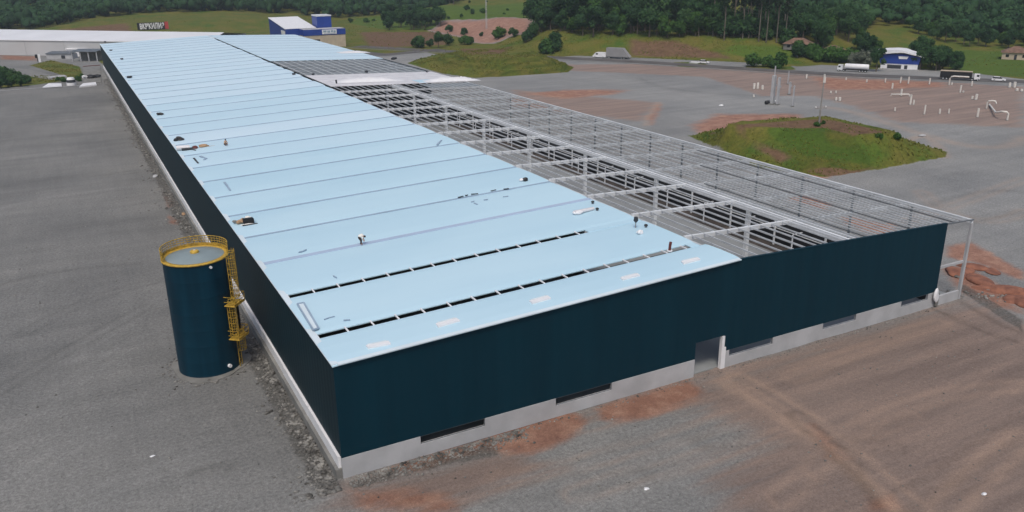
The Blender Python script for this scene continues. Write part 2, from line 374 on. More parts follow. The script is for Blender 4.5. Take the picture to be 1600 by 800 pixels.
gx = axis([(-1500, -120, 30), (-120, -50, 4), (-50, 100, .7), (100, 180, 1.3), (180, 300, 2.0), (300, 700, 8), (700, 2200, 30)])
gy = axis([(-400, -60, 20), (-60, 75, .7), (75, 130, 1.1), (130, 330, 1.8), (330, 720, 5), (720, 2300, 28)])
GX, GY = np.meshgrid(gx, gy); fx, fy = GX.ravel(), GY.ravel()
def cover(polys):
    o = np.zeros(fx.shape)
    for P, feather in polys:
        P = [p[:2] for p in P]
        o = np.maximum(o, sstep(-feather, feather, poly_sd(fx, fy, P)))
    return o
def inpoly(x, y, polys): return any(poly_sd(np.array([x]), np.array([y]), [p[:2] for p in P])[0] > 0 for P in polys)
A_RED = [([(12.6,-2.4,-0.03), (14.2,0.8,-0.04), (22.4,0.7,-0.01), (23.6,-2.0,-0.02), (19.7,-4.3,-0.02), (15.6,-4.6,-0.04)], .9), ([(3.4,-0.5,0.03), (5.9,-0.2,0.01), (14.0,-0.1,-0.04), (13.2,-1.8,-0.04), (5.7,-2.1,0.03)], .5),
         ([(25.2,-0.2,-0.02), (36.5,-0.3,0.01), (36.7,-3.6,0.01), (28.1,-4.5,-0.03), (24.1,-2.9,-0.03)], .9),
         ([(-0.3,-5.0,0.04), (-0.2,-2.0,0.03), (4.5,-3.8,0.05), (6.9,-6.2,-0.01), (6.8,-8.8,-0.03)], 1.5),
         ([(40.9,-13.0,0.02), (40.3,-15.8,0.04), (39.5,-18.2,0.02), (37.8,-17.3,0.03)], 1.5), ([(36.1,-23.2,0.05), (38.0,-23.7,0.03), (37.6,-25.8,0.01), (34.9,-24.4,0.04)], 1.5),
         ([(97.4,14.1,-0.02), (102.8,13.5,-0.01), (96.8,1.8,0.04), (93.3,-0.4,0.03), (94.7,7.0,-0.01), (93.1,11.0,-0.01)], 1.0),
         ([(88.6,8.5,0.03), (93.1,7.8,0.01), (88.2,-0.1,0.01), (83.1,-6.7,-0.03), (82.2,-4.0,-0.00), (82.8,1.6,0.05)], 1.5),
         ([(127.6,109.6,0.01), (144.6,119.2,0.06), (164.5,107.6,-0.02), (140.3,77.2,5.91), (117.8,82.6,5.87), (122.4,100.8,-0.00)], 3),
         ([(116.7,182.2,-0.00), (134.7,181.4,-0.04), (152.0,170.5,-0.04), (140.8,163.8,0.00), (122.7,165.8,-0.01)], 4), ([(123.7,123.8,0.03), (143.4,143.8,0.03), (137.0,134.2,0.01), (119.3,115.6,0.01)], 2),
         ([(-2.1,108.1,0.02), (-1.3,102.2,0.05), (-1.7,95.2,0.02), (-2.7,95.8,0.02)], .8), ([(-3.2,91.6,-0.01), (-2.0,86.3,0.03), (-2.5,83.8,0.01), (-3.6,85.1,0.05)], .8),
         ([(-41.4,430.0,-0.03), (-24.6,411.7,-0.02), (-25.0,389.0,-0.02), (-40.4,405.0,0.03)], 3),
         ([(101.1,48.1,-0.03), (101.0,39.0,0.01), (96.3,36.2,0.02), (96.8,45.5,-0.02)], 1.5), ([(96.7,33.7,0.02), (99.9,24.9,0.01), (93.5,21.0,-0.01), (93.3,29.4,0.01)], 1.5),
         ([(226.4,161.0,0.04), (232.4,148.8,0.05), (252.7,128.1,0.05), (242.9,119.8,0.03), (221.7,126.5,-0.01), (205.9,136.2,0.02)], 4),
         ([(214.7,473.4,4.02), (222.3,420.9,7.23), (231.6,404.6,8.83), (233.3,379.9,8.90), (200.1,323.1,6.14), (194.9,350.5,2.60), (191.0,391.5,-0.04), (193.2,446.8,-0.00)], 6),
         ([(201.5,400.7,1.03), (196.5,338.8,3.98), (185.9,340.3,0.49), (181.5,358.4,0.02)], 5),
         ([(111.6,60.1,0.05), (117.8,54.2,0.52), (115.1,51.7,-0.03), (111.9,53.6,-0.04)], 1.5)]
A_BROWN = [([(8.5,-30.3,-0.00), (24.9,-18.8,-0.00), (26.6,-13.8,0.00), (35.4,-12.9,-0.03), (33.7,-6.2,-0.02), (25.5,-3.0,-0.03), (20.8,-1.4,-0.03), (30.0,-0.9,-0.01), (41.5,-0.1,0.05), (75.0,-0.5,0.04), (81.3,-1.3,0.05), (80.5,-15.6,0.01), (62.7,-39.6,0.01), (37.7,-46.2,0.03)], 9),
           ([(-3.0,-3.6,0.07), (-0.0,-0.8,0.05), (14.7,-2.7,-0.03), (17.1,-7.4,-0.04), (5.9,-8.3,-0.02)], 5),
           ([(167.9,245.2,1.54), (198.0,227.8,0.00), (223.5,180.5,0.05), (265.0,106.4,-0.04), (246.5,94.9,-0.01), (197.1,125.7,-0.01), (178.6,137.2,-0.01), (193.9,182.7,-0.06), (159.8,226.7,1.51)], 5),
           ([(218.0,156.0,0.05), (259.3,102.9,-0.02), (196.6,63.9,-0.02), (177.4,86.4,-0.10), (187.7,110.0,-0.05), (192.0,128.7,0.00)], 8),
           ([(138.6,338.5,-0.03), (183.9,289.4,1.48), (178.0,380.3,-0.03), (154.0,377.7,-0.01)], 4),
           ([(118.1,191.5,-0.00), (143.4,143.8,0.03), (119.4,120.8,0.04), (102.5,162.3,-0.00)], 8)]
A_DARK = [([(-2.6, -1.5), (-.4, -1.5), (-.4, 300), (-1.8, 300), (-2.6, 60)], 1.0), ([(0.2,-0.9,0.05), (13.7,-0.9,-0.04), (13.1,-3.2,-0.03), (5.2,-2.0,0.02), (0.6,-2.1,0.03)], 1.0),
          ([(-1.9,30.6,-0.00), (-0.4,26.1,-0.03), (-0.1,6.6,0.02), (-0.7,13.5,0.03)], 1.2), ([(86.0,3.8,0.02), (81.2,-7.8,-0.04), (77.7,-10.0,-0.03), (82.8,1.6,0.05)], .7)]
MEADOW = [[(-25.1,563.9,0.92), (-17.6,574.3,2.32), (3.0,612.7,4.68), (45.6,644.3,6.41), (152.0,638.7,2.81), (172.5,584.2,0.36), (171.0,518.0,-0.01), (115.9,365.4,-0.01), (28.8,424.7,-0.02), (-4.7,517.5,0.01)],
          [(167.0,565.6,0.17), (197.1,597.3,1.15), (217.5,595.0,1.48), (202.7,446.2,0.40), (259.5,422.1,8.89), (228.8,270.4,8.24), (179.3,269.7,-0.02), (141.6,284.0,3.15), (141.1,344.7,-0.04), (113.5,363.0,-0.01)],
          [(171.5,548.7,0.00), (194.2,588.4,0.73), (228.9,596.6,1.96), (256.2,532.5,9.47), (308.4,511.6,12.30), (234.1,377.5,8.99), (201.5,443.4,0.23), (173.9,474.0,-0.03)],
          [(288.8,198.1,2.07), (305.9,211.8,6.21), (354.4,237.9,7.99), (360.5,225.7,7.21), (348.7,214.4,5.13), (315.0,194.4,1.45)],
          [(258.2,168.1,-0.00), (278.4,155.1,-0.01), (283.4,142.4,-0.01), (282.6,117.4,-0.01), (289.9,112.8,-0.01), (361.5,155.5,1.00), (357.7,176.0,1.15), (344.1,194.9,1.51), (308.8,178.1,-0.04)],
          [(236.7,212.7,0.09), (255.5,226.0,7.14), (286.7,199.8,2.58), (273.1,184.1,-0.00), (245.9,185.9,0.01)],
          [(364.9,313.3,14.40), (378.7,321.0,16.61), (393.1,309.7,16.56), (365.0,282.5,12.17), (355.5,287.4,11.95)]]
A_GRASS = [(MOUND_A, 1.0), (MOUND_B, 1.5), (BANK, 2.0)]+[(P, 4) for P in MEADOW]+[
           ([(-28.1,370.3,-0.02), (-19.2,388.4,-0.02), (-8.4,351.6,-0.00), (-8.3,307.1,-0.00), (-24.0,296.1,-0.00), (-36.2,292.1,-0.00), (-37.8,335.1,-0.00), (-15.2,320.5,-0.00)], 3),
           ([(229.5,199.2,0.00), (248.2,195.0,0.00), (237.1,179.0,0.03), (220.4,187.6,0.02)], 2), ([(213.1,225.8,0.04), (224.2,218.4,0.05), (213.5,202.0,-0.00), (205.6,212.1,0.01)], 2)]
A_LUSH = [([(308.8,178.1,-0.04), (344.1,194.9,1.51), (361.5,155.5,1.00), (289.9,112.8,-0.01), (281.7,141.2,-0.00)], 5), (MEADOW[2], 5),
          ([(246.7,228.4,5.20), (265.3,205.1,3.88), (250.3,193.6,0.00), (239.6,224.1,2.11)], 5), ([(118.3,74.0,5.20), (129.0,74.2,5.82), (135.9,74.1,5.91), (134.7,68.1,5.81), (126.4,65.3,5.70), (124.8,61.0,4.02), (130.4,54.1,1.98), (125.1,54.2,1.10), (117.7,60.7,2.15)], 3), (MEADOW[6], 5)]
A_DRY = [([(116.3,81.0,5.83), (139.0,75.9,5.78), (137.9,57.6,5.70), (129.8,60.6,5.33), (130.2,68.0,5.85), (123.1,72.2,5.86), (116.2,78.6,4.79)], 1.5),
         ([(119.9,93.3,1.65), (115.5,79.8,4.37), (115.3,63.1,1.97), (112.6,63.8,1.06)], 2.5), ([(113.2,58.2,0.26), (122.3,53.3,0.43), (130.2,52.1,0.25), (115.9,52.4,-0.03)], 1.2),
         ([(221.5,267.8,5.84), (235.3,249.8,5.87), (239.5,215.9,0.68), (210.9,252.7,0.18)], 6), ([(153.3,463.8,-0.06), (196.4,431.8,0.02), (165.4,351.9,0.02), (125.7,358.8,-0.02)], 9),
         ([(-13.9,572.5,2.26), (28.6,572.3,4.55), (27.6,520.8,0.13), (-7.6,540.5,0.09)], 8), ([(162.5,329.7,-0.00), (183.5,314.5,1.31), (148.5,254.2,4.76), (132.7,258.1,4.81)], 4)]
fz = terrain(fx, fy)
def slope_weed():
    e = .8; d = np.hypot(terrain(fx+e, fy)-terrain(fx-e, fy), terrain(fx, fy+e)-terrain(fx, fy-e))/(2*e)
    o = np.where(poly_sd(fx, fy, MOUND_A) > -1, sstep(.28, .55, d), 0)
    return np.maximum(o, .55*np.where(poly_sd(fx, fy, MOUND_B) > 0, sstep(.5, .62, vnoise(fx, fy, 7, 63)), 0))
def tracks(lst):
    o = np.zeros(fx.shape)
    for pts, wd, gauge, k in lst:
        P = np.array([p[:2] for p in pts]); t = np.linspace(0, 1, len(P)); tt = np.linspace(0, 1, 24)
        if len(P) > 2:      # smooth the drawn line into a curve
            c = np.polyfit(t, P, min(3, len(P)-1)); Q = sum(np.outer(tt**(len(c)-1-i), c[i]) for i in range(len(c)))
        else: Q = P
        lo, hi = Q.min(0)-6, Q.max(0)+6; m = np.nonzero((fx > lo[0]) & (fx < hi[0]) & (fy > lo[1]) & (fy < hi[1]))[0]
        if not len(m): continue
        x, y = fx[m], fy[m]; d = np.full(len(m), 1e9)
        for a, b in zip(Q[:-1], Q[1:]):
            e = b-a; u = np.clip(((x-a[0])*e[0]+(y-a[1])*e[1])/(e@e+1e-9), 0, 1); d = np.minimum(d, np.hypot(x-a[0]-u*e[0], y-a[1]-u*e[1]))
        o[m] = np.maximum(o[m], k*np.exp(-((d-gauge)/wd)**2))
    return o
T_LIGHT = [([(39.3,-2.5,0.02), (39.5,-9.5,-0.01), (38.9,-16.3,0.05), (38.1,-20.8,0.02), (36.9,-25.5,0.01)], .9, 0, 1), ([(41.2,-2.4,0.04), (41.6,-9.9,-0.01), (40.4,-17.1,0.04), (39.1,-22.8,0.03), (38.5,-26.3,0.00)], .5, .9, .8),
           ([(35.4,-18.1,0.01), (49.1,-14.8,-0.02), (59.2,-15.7,0.01), (65.2,-17.8,0.03)], .5, .9, .6), ([(39.8,-27.0,0.01), (48.7,-25.0,0.05), (55.7,-23.7,0.04)], .6, 1.0, .8), ([(30.0,-19.8,0.05), (40.4,-17.1,0.04), (50.1,-16.1,0.00)], .4, .9, .5),
           ([(11.5,-6.4,-0.04), (23.3,-8.1,0.02), (38.3,-8.2,0.02)], .4, .95, .45), ([(16.1,-11.1,0.00), (27.3,-12.0,-0.01), (39.5,-12.8,0.00)], .4, .95, .45), ([(46.4,-5.2,0.03), (58.2,-4.1,0.03), (71.7,-3.7,0.02)], .5, .9, .55),
           ([(139.2,57.8,5.80), (166.0,70.1,-0.05), (150.3,52.6,0.11)], 1.2, 0, .9), ([(146.3,32.6,0.01), (120.4,28.0,-0.03), (103.8,25.5,-0.01)], .7, 1.0, .5), ([(125.4,19.6,-0.05), (114.7,19.4,-0.05), (114.2,26.0,-0.01), (121.3,36.3,-0.01)], .7, 1.0, .5),
           ([(185.0,56.7,-0.01), (165.6,59.7,-0.03), (174.6,88.2,-0.11), (179.1,111.7,-0.09)], 2.0, 0, .7), ([(143.4,143.8,0.03), (127.6,127.5,0.01), (117.6,115.6,0.01)], .9, 0, .9), ([(119.6,185.4,-0.01), (121.9,172.5,-0.01), (125.1,165.8,-0.01)], 1.0, 0, .9)]
T_PALE = [([(-29.3,110.9,-0.03), (-17.8,115.5,0.05), (-3.2,114.3,0.01)], .9, 0, .6), ([(-19.7,36.9,-0.02), (-13.6,44.2,0.05), (-8.2,50.7,-0.02)], .8, .8, .6), ([(-22.8,25.7,0.04), (-16.0,34.8,0.01), (-10.2,39.1,0.05)], .5, .9, .5), ([(-24.6,12.3,0.05), (-19.2,17.2,0.02), (-11.9,18.3,0.02)], .4, .9, .5), ([(-20.9,6.4,0.02), (-13.0,9.1,0.02), (-4.5,7.8,0.01)], .4, .9, .5),
          ([(-31.0,156.9,-0.00), (-15.5,158.5,-0.00), (-2.6,154.1,-0.00)], .8, .9, .45), ([(-33.7,226.1,0.00), (-18.6,227.3,-0.00), (-4.8,221.5,-0.00)], 1.2, 0, .5), ([(19.7,-5.5,-0.03), (27.3,-4.7,-0.02), (35.1,-6.3,-0.02)], .4, .9, .5), ([(6.9,-6.0,-0.01), (17.6,-8.8,0.01), (27.6,-9.9,-0.02)], .4, .9, .5)]
T_DARK = [([(-30.0,130.0,0.01), (-16.3,130.5,-0.01), (-3.6,128.1,0.00)], .5, .9, .5), ([(-26.3,32.1,0.04), (-19.7,39.6,-0.01), (-10.7,48.3,0.03)], .35, .9, .5), ([(-24.3,47.2,-0.02), (-17.1,54.6,-0.05), (-9.0,57.8,-0.04)], .35, .9, .45), ([(38.5,-17.4,0.04), (37.6,-21.2,0.03), (36.1,-24.1,0.03)], .7, 0, 1), ([(40.9,-10.9,-0.01), (39.8,-15.5,0.04), (39.0,-19.1,0.03)], .4, .7, .8), ([(35.8,-24.9,0.02), (44.8,-24.0,0.07), (58.4,-22.0,0.03)], .35, .9, .5), ([(-27.6,66.9,-0.01), (-20.6,68.7,-0.04), (-10.2,66.7,-0.01)], .5, 0, .6),
          ([(3.5,-6.2,0.02), (11.6,-8.6,-0.03), (22.0,-11.8,0.02)], .35, .9, .4), ([(30.3,-10.2,-0.02), (37.3,-14.1,0.00), (44.4,-19.2,0.01)], .35, .9, .4), ([(75.0,-0.0,0.04), (74.1,-6.2,0.04), (74.6,-11.3,-0.02)], .35, 0, 1), ([(79.9,-0.5,0.05), (77.7,-7.0,-0.01), (77.7,-10.0,-0.03)], .5, 0, .8),
          ([(-11.1,7.2,0.01), (-9.3,7.3,0.02), (-8.1,6.4,0.01)], .35, 0, .7), ([(172.0,192.4,-0.05), (165.3,161.9,-0.01), (180.3,136.1,-0.01)], 1.5, 0, .4), ([(115.9,29.7,-0.04), (130.1,30.9,0.06), (137.2,27.0,0.01)], .9, 0, .5), ([(106.1,20.2,-0.01), (120.0,20.6,-0.07), (123.5,18.4,-0.03)], .7, .8, .5)]
far = np.hypot(fx+15, fy+60)
grass = np.maximum(cover(A_GRASS), sstep(395, 430, far)*(1-cover([([(-64.4,343.4,-0.06), (-3.3,317.6,-0.00), (-0.0,363.3,-0.00), (-1.3,515.1,0.01), (-45.8,546.0,0.03), (-82.4,521.6,0.03)], 4)])))
grass = np.maximum(grass, sstep(16, 24, (fx-203)*.845+(fy-234)*.535))
rd = np.minimum(1, sstep(.2, .6, cover(A_RED[17:19])))
grass = grass*(1-rd)
nx, ny = len(gx), len(gy)
idx = np.arange(nx*ny).reshape(ny, nx)
F = np.stack([idx[:-1, :-1], idx[:-1, 1:], idx[1:, 1:], idx[1:, :-1]], -1).reshape(-1, 4)
gm = np_mesh('ground', np.stack([fx, fy, fz], 1), F, ground_material(), smooth=True)
for nm, arr in (('red', cover([(P, f*1.9) for P, f in A_RED])), ('brown', cover(A_BROWN)), ('dark', cover(A_DARK)), ('grass', grass), ('lush', cover(A_LUSH)), ('trkl', tracks(T_LIGHT)), ('trkd', tracks(T_DARK)), ('trkp', tracks(T_PALE)), ('weed', slope_weed()), ('pale', sstep(60, 110, fx+.25*fy)*(1-.6*sstep(-5, -30, fy))), ('dry', cover(A_DRY))):
    a = gm.attributes.new(nm, 'FLOAT', 'POINT'); a.data.foreach_set('value', arr.astype(np.float32))
tag(link('ground', gm), kind='structure')

def ribbon(name, pts, wd, mt, dz=.03, n=120, label=None):
    P = np.array(pts, float); seg = np.r_[0, np.cumsum(np.hypot(*np.diff(P[:, :2], axis=0).T))]
    s = np.linspace(0, seg[-1], n); X = np.interp(s, seg, P[:, 0]); Y = np.interp(s, seg, P[:, 1])
    k = np.ones(9)/9; X = np.r_[X[:4], np.convolve(X, k, 'valid'), X[-4:]]; Y = np.r_[Y[:4], np.convolve(Y, k, 'valid'), Y[-4:]]
    tx, ty = np.gradient(X), np.gradient(Y); l = np.hypot(tx, ty); nx_, ny_ = -ty/l, tx/l
    m = 5; V = []
    for j in range(m):
        o = (j/(m-1)-.5)*wd; x, y = X+nx_*o, Y+ny_*o; V.append(np.stack([x, y, terrain(x, y)+dz], 1))
    V = np.stack(V, 1).reshape(-1, 3); ii = np.arange(n*m).reshape(n, m)
    F = np.stack([ii[:-1, :-1], ii[1:, :-1], ii[1:, 1:], ii[:-1, 1:]], -1).reshape(-1, 4)
    return link(name, np_mesh(name, V, F, mt, smooth=True))
tag(ribbon('road', ROAD, 9.0, M['asphalt'], .06), kind='structure')
tag(ribbon('road_shoulder', [(p[0]-.845*7.5, p[1]-.535*7.5) for p in ROAD], 1.6, M['concrete_dk'], .05), kind='structure')
tag(ribbon('back_lane', [(110.9,349.4,-0.00), (119.4,322.3,0.00), (133.9,326.5,0.00), (153.3,332.4,-0.03)], 9, M['asphalt'], .05), kind='structure')
# ------------------------------------------------------------------ the air
hz = MB().box(-1700, 2400, -600, 2500, -3, 190); hm = bpy.data.materials.new('haze'); hm.use_nodes = True; hn = hm.node_tree
hn.nodes.remove(hn.nodes['Principled BSDF']); pv = hn.nodes.new('ShaderNodeVolumePrincipled'); pv.inputs['Color'].default_value = (.80, .90, 1.0, 1); pv.inputs['Density'].default_value = .00018; pv.inputs['Anisotropy'].default_value = .2
hn.links.new(pv.outputs[0], hn.nodes['Material Output'].inputs['Volume'])
tag(hz.build('haze', hm), 'pale air haze filling the valley', 'haze', None, 'stuff')
# ------------------------------------------------------------------ the long factory hall
hall = empty('factory_hall', (0, 0, 0), 0, 'long half-roofed factory hall with dark teal walls and pale blue roof', 'building')
T = .25
# --- cladding (butted boxes round the doorway), front
MB().box(0, 37.55, 0, T, HC, HW-.25).box(41.35, W, 0, T, HC, HW-.25).box(37.55, 41.35, 0, T, 3.85, HW-.25).prism_y([(0, HW-.25), (W, HW-.25), (W, zroof(W)-.02), (XR, ZR-.02), (0, HW-.02)], 0, T).build('front_wall', M['cladding'], hall)
MB().box(.003, T, T+.003, LB, HC, HW-.02).build('side_wall', M['cladding_side'], hall)
MB().box(0, W2, LB, LB+T, 0, HW-.02).build('rear_wall', M['cladding_side'], hall)
MB().box(W2-T, W2, 172, LB, 0, HW-.05).build('side_wall', M['cladding_side'], hall)
# --- front plinth with window openings: list of (x0, x1, low top)
pl = MB(); x = 0.0
pl2 = MB()
for a, b in ((7.05, 13.35), (20.8, 27.2)):
    pl.box(x, a, -.06, T, 0, HC-.003); pl.box(a, b, -.06, T, 0, 1.22); x = b
pl.box(x, 37.5, -.06, T, 0, HC-.003)
x = 41.4
for a, b in ((42.15, 48.4), (56.0, 61.4), (69.1, 74.0)):
    pl2.box(x, a, -.06, T, 0, HC-.003); pl2.box(a, b, -.06, T, 0, 1.25); x = b
pl2.box(x, W, -.06, T, 0, HC-.003)
pl.build('plinth', M['concrete'], hall); pl2.build('plinth', M['concrete'], hall)
# window frames recessed in the openings
for a, b, zl in ((7.05, 13.35, 1.22), (20.8, 27.2, 1.22), (42.15, 48.4, 1.25), (56.0, 61.4, 1.25), (69.1, 74.0, 1.25)):
    o = MB().box(a+.003, b-.003, .02, .10, zl+.003, zl+.05).box(a+.003, a+.05, .02, .10, zl+.053, HC-.053).box(b-.05, b-.003, .02, .10, zl+.053, HC-.053).box(a+.003, b-.003, .02, .10, HC-.05, HC-.006).build('window_frame', M['steel_dk'], hall)
# doorway
MB().box(41.05, 41.39, -.10, T+.05, 0, 3.80).box(41.39, 41.62, -.11, T+.04, 0, 2.5).build('door_jamb', M['white'], hall)
MB().box(37.4, 41.6, .3, 6, .004, .03).build('door_ramp', M['concrete_dk'], hall)
# side plinth (white strip over a grey drain kerb)
sp = MB(); ys = np.arange(.26, LB, 9.7)
for i, y in enumerate(ys):
    e = random.uniform(-.04, .04); sp.box(-.22+e, T-.01, y+.04, min(y+9.66, LB), .95+e, HC-.003)
sp.build('plinth', M['white'], hall)
MB().box(-.55, T-.03, .1, LB, 0, .948).build('drain_kerb', M['concrete_dk'], hall)
# floor: slab
MB().box(.5, W2, .4, LB-.1, .01, .10).build('floor_slab', M['floor'], hall)
# --- left roof: one sheet per bay, slightly cambered, seams between
BY = [0.0, 6.0, 16.4]+[26.9+10.12*k for k in range(31)]
BY = [b for b in BY if b < LB-4]+[LB]
def roof_sheet(x0, x1, y0, y1, name, mt, th=.10, lift=.0, gap0=0., gap1=0.):
    m = MB(); prof = [(0, .00), (.07, .10), (.22, .16), (.6, .17), (.9, .10), (1, .02)]; n = 10
    for a in range(n):
        xa, xb = x0+(x1-x0)*a/n, x0+(x1-x0)*(a+1)/n
        for (t0, h0), (t1, h1) in zip(prof[:-1], prof[1:]):
            p0, p1 = y0+gap0+(y1-y0-gap0-gap1)*t0, y0+gap0+(y1-y0-gap0-gap1)*t1
            za, zb = zroof(xa)+lift, zroof(xb)+lift
            m.add([(xa, p0, za+h0), (xb, p0, zb+h0), (xb, p1, zb+h1), (xa, p1, za+h1)], [(0, 1, 2, 3)])
            m.add([(xa, p0, za+h0-th), (xb, p0, zb+h0-th), (xb, p1, zb+h1-th), (xa, p1, za+h1-th)], [(3, 2, 1, 0)])
    for t, h, fl in ((0, prof[0][1], 0), (1, prof[-1][1], 1)):
        y = y0+gap0 if t == 0 else y1-gap1
        q = [(x0, y, zroof(x0)+lift+h-th), (x1, y, zroof(x1)+lift+h-th), (x1, y, zroof(x1)+lift+h), (x0, y, zroof(x0)+lift+h)]
        m.add(q, [(0, 1, 2, 3) if not fl else (3, 2, 1, 0)])
    for xx in (x0, x1):
        for (t0, h0), (t1, h1) in zip(prof[:-1], prof[1:]):
            p0, p1 = y0+gap0+(y1-y0-gap0-gap1)*t0, y0+gap0+(y1-y0-gap0-gap1)*t1; z = zroof(xx)+lift
            m.add([(xx, p0, z+h0-th), (xx, p1, z+h1-th), (xx, p1, z+h1), (xx, p0, z+h0)], [(0, 1, 2, 3)])
    return m.build(name, mt, hall)
for i, (a, b) in enumerate(zip(BY[:-1], BY[1:])):
    g0 = .5 if i in (1, 2) else .03; g1 = .5 if i in (0, 1) else .03
    xr = XR-.55+random.uniform(-.25, .2)
    mt = M['roof'] if a < 70 else (M['roof_mid'] if a < 150 and i % 5 else M['roof_far'])  # paler far sheets carry sky sheen and haze in their colour
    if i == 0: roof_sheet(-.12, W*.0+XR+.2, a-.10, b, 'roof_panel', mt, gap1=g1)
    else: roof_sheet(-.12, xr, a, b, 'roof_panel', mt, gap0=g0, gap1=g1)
    if i >= 2 and b < LB:     # seam where the next bay laps over, greyed for the step's shadow
        wd = .75 if i == 2 else (.36 if i < 7 else .30); n = 6; m = MB()
        for k in range(n):
            xa, xb = .25+(xr-.3)*k/n, .25+(xr-.3)*(k+1)/n
            m.bar((xa, b-.02, zroof(xa)+.06), (xb, b-.02, zroof(xb)+.06), wd, .10)
        m.build('roof_seam', M['seam_wide'] if i == 2 else M['seam'], hall)
for y, x1 in ((6.0, 40.6), (16.4, 34.4)):           # open slots crossed by short white ties
    x = .4
    while x < x1:
        MB().bar((x, y-.56, zroof(x)+.03), (x, y+.56, zroof(x)+.03), .13, .10).build('slot_tie', M['white'], hall); x += random.choice((2.35, 2.5, 2.5, 2.6))
    MB().bar((x1+.2, y, zroof(x1)+.03), (XR-.6, y, zroof(XR-.6)+.03), 1.1, .10).build('slot_cover', M['roof'], hall)
    # black sheet below the slot stands in for the dark interior
    MB().bar((.5, y, zroof(.5)-.55), (XR-.6, y, zroof(XR-.6)-.55), 1.6, .05).build('gutter', M['black'], hall)  # no real gutter: black stand-in for the dark interior
m = MB()
for k in range(24):
    y0, y1 = LB*k/24, LB*(k+1)/24; m.box(-.16, .32+random.uniform(0, .1), y0, y1-.01, HW+.02, HW+.125)
m.build('bright_edge_strip', M['roof_edge'], hall)  # pale strip paints the overexposed glare along the left roof edge
MB().bar((.35, -.06, zroof(.35)+.09), (XR, -.06, ZR+.09), .5, .08).build('bright_edge_strip', M['roof_edge'], hall)
# ceiling deck that closes the covered half from below, far covered right half
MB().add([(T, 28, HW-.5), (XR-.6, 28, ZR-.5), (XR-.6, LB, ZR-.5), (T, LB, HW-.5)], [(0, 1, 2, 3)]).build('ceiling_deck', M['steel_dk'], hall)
def right_sheet(x0, x1, y0, y1, name, mt, lift=0., th=.1):
    m = MB(); n = 8
    for a in range(n):
        xa, xb = x0+(x1-x0)*a/n, x0+(x1-x0)*(a+1)/n; za, zb = zroof(xa)+lift, zroof(xb)+lift
        m.add([(xa, y0, za), (xb, y0, zb), (xb, y1, zb), (xa, y1, za), (xa, y0, za-th), (xb, y0, zb-th), (xb, y1, zb-th), (xa, y1, za-th)], [(0, 1, 2, 3), (7, 6, 5, 4), (4, 5, 1, 0), (3, 2, 6, 7)])
    return m.build(name, mt, hall)
fy_ = [213]+[213+11.75*k for k in range(1, 10)]+[LB]
for a, b in zip(fy_[:-1], fy_[1:]):
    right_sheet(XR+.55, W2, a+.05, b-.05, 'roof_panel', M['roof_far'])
    right_sheet(XR+.8, W2-.3, b-.12, b+.12, 'roof_seam', M['seam'], .05)
for a, b in ((146.5, 155), (155, 163.5), (163.5, 171.5)):
    right_sheet(XR+.6, W2, a+.04, b-.04, 'roof_panel', M['film'])
right_sheet(67, 79.5, 147.2, 153, 'roof_panel', M['roof'], .06)
for a, b, q in ((172.5, 179.5, 0), (180.5, 187.2, 0), (188.2, 194, 0), (195.2, 203, 0), (204, 212, 0)):
    right_sheet(XR+.8, W2-.6, a, b, 'roof_deck', M['deck'], -.12)
right_sheet(66, W2, 137.6, 144.8, 'roof_deck', M['deck'], -.1)
# black sheet standing in for the dark interior under the covered stretch
MB().box(XR+1, W2-.4, 172.0, 212.8, 6.0, 6.1).build('dark_closure', M['black'], hall)
# --- ridge beams and the white main beam
def slope_bar(m, x0, x1, y, wd, ht, dz):
    for a, b in ((x0, x1),): m.bar((a, y, zroof(a)+dz), (b, y, zroof(b)+dz), wd, ht)
MB().box(XR-.35, XR-.05, .3, LB-.3, ZR-.75, ZR-.25).build('ridge_beam', M['steel_dk'], hall)
MB().box(XR+.15, XR+.40, .3, 146, ZR-.80, ZR-.30).build('ridge_beam', M['steel'], hall)
XB = 59.2; ZB = zroof(XB)
MB().box(XB-.18, XB+.18, .3, 146.3, ZB-.62, ZB-.06).build('main_beam', M['steel_wh'], hall)
MB().box(XB-.85, XB-.72, .3, 146.3, ZB-.20, ZB-.02).box(XB+.75, XB+.88, .3, 146.3, ZB-.20, ZB-.02).build('main_beam', M['steel_wh'], hall)
MB().box(W2-.28, W2-.02, .1, 172, HW-.55, HW-.1).build('eave_beam', M['steel_wh'], hall)
RY = [9.0+9.9*k for k in range(14)]
for y in RY:
    MB().bar((XR+.2, y, zroof(XR+.2)-.30), (XB-.2, y, zroof(XB-.2)-.25), .34, .46).build('rafter', M['steel_wh'], hall)
    MB().bar((XB+.2, y, zroof(XB+.2)-.40), (W2-.3, y, zroof(W2-.3)-.40), .20, .40).build('rafter', M['steel'], hall)
for y in (177, 187.7, 199):
    MB().bar((XR+.2, y, zroof(XR+.2)-.50), (W2-.3, y, zroof(W2-.3)-.50), .3, .5).build('rafter', M['steel'], hall)
# --- purlins, full length
px_ = list(np.arange(XR+1.2, XB-1.0, 1.7))+list(np.arange(XB+1.6, W2-.4, 1.9))
for i, x in enumerate(px_):
    y0, y1 = .30, 146.2
    mt = M['steel']
    wd = .10 if x < XB else .075
    m = MB(); m.box(x-wd/2, x+wd/2, y0, y1, zroof(x)-.19, zroof(x)-.02); m.build('purlin', mt, hall)
for i, x in enumerate(np.arange(XB+2.55, W2-.9, 1.9)):      # closer purlins over the first bays
    MB().box(x-.035, x+.035, .3, 28+9.9*(i % 3), zroof(x)-.14, zroof(x)-.02).build('purlin', M['steel'] if i % 4 else M['steel_dk'], hall)
for x in np.arange(XR+1.5, W2-.4, 2.6):
    MB().box(x-.1, x+.1, 171.9, 213, zroof(x)-.1, zroof(x)+.04).build('purlin', M['steel'], hall)
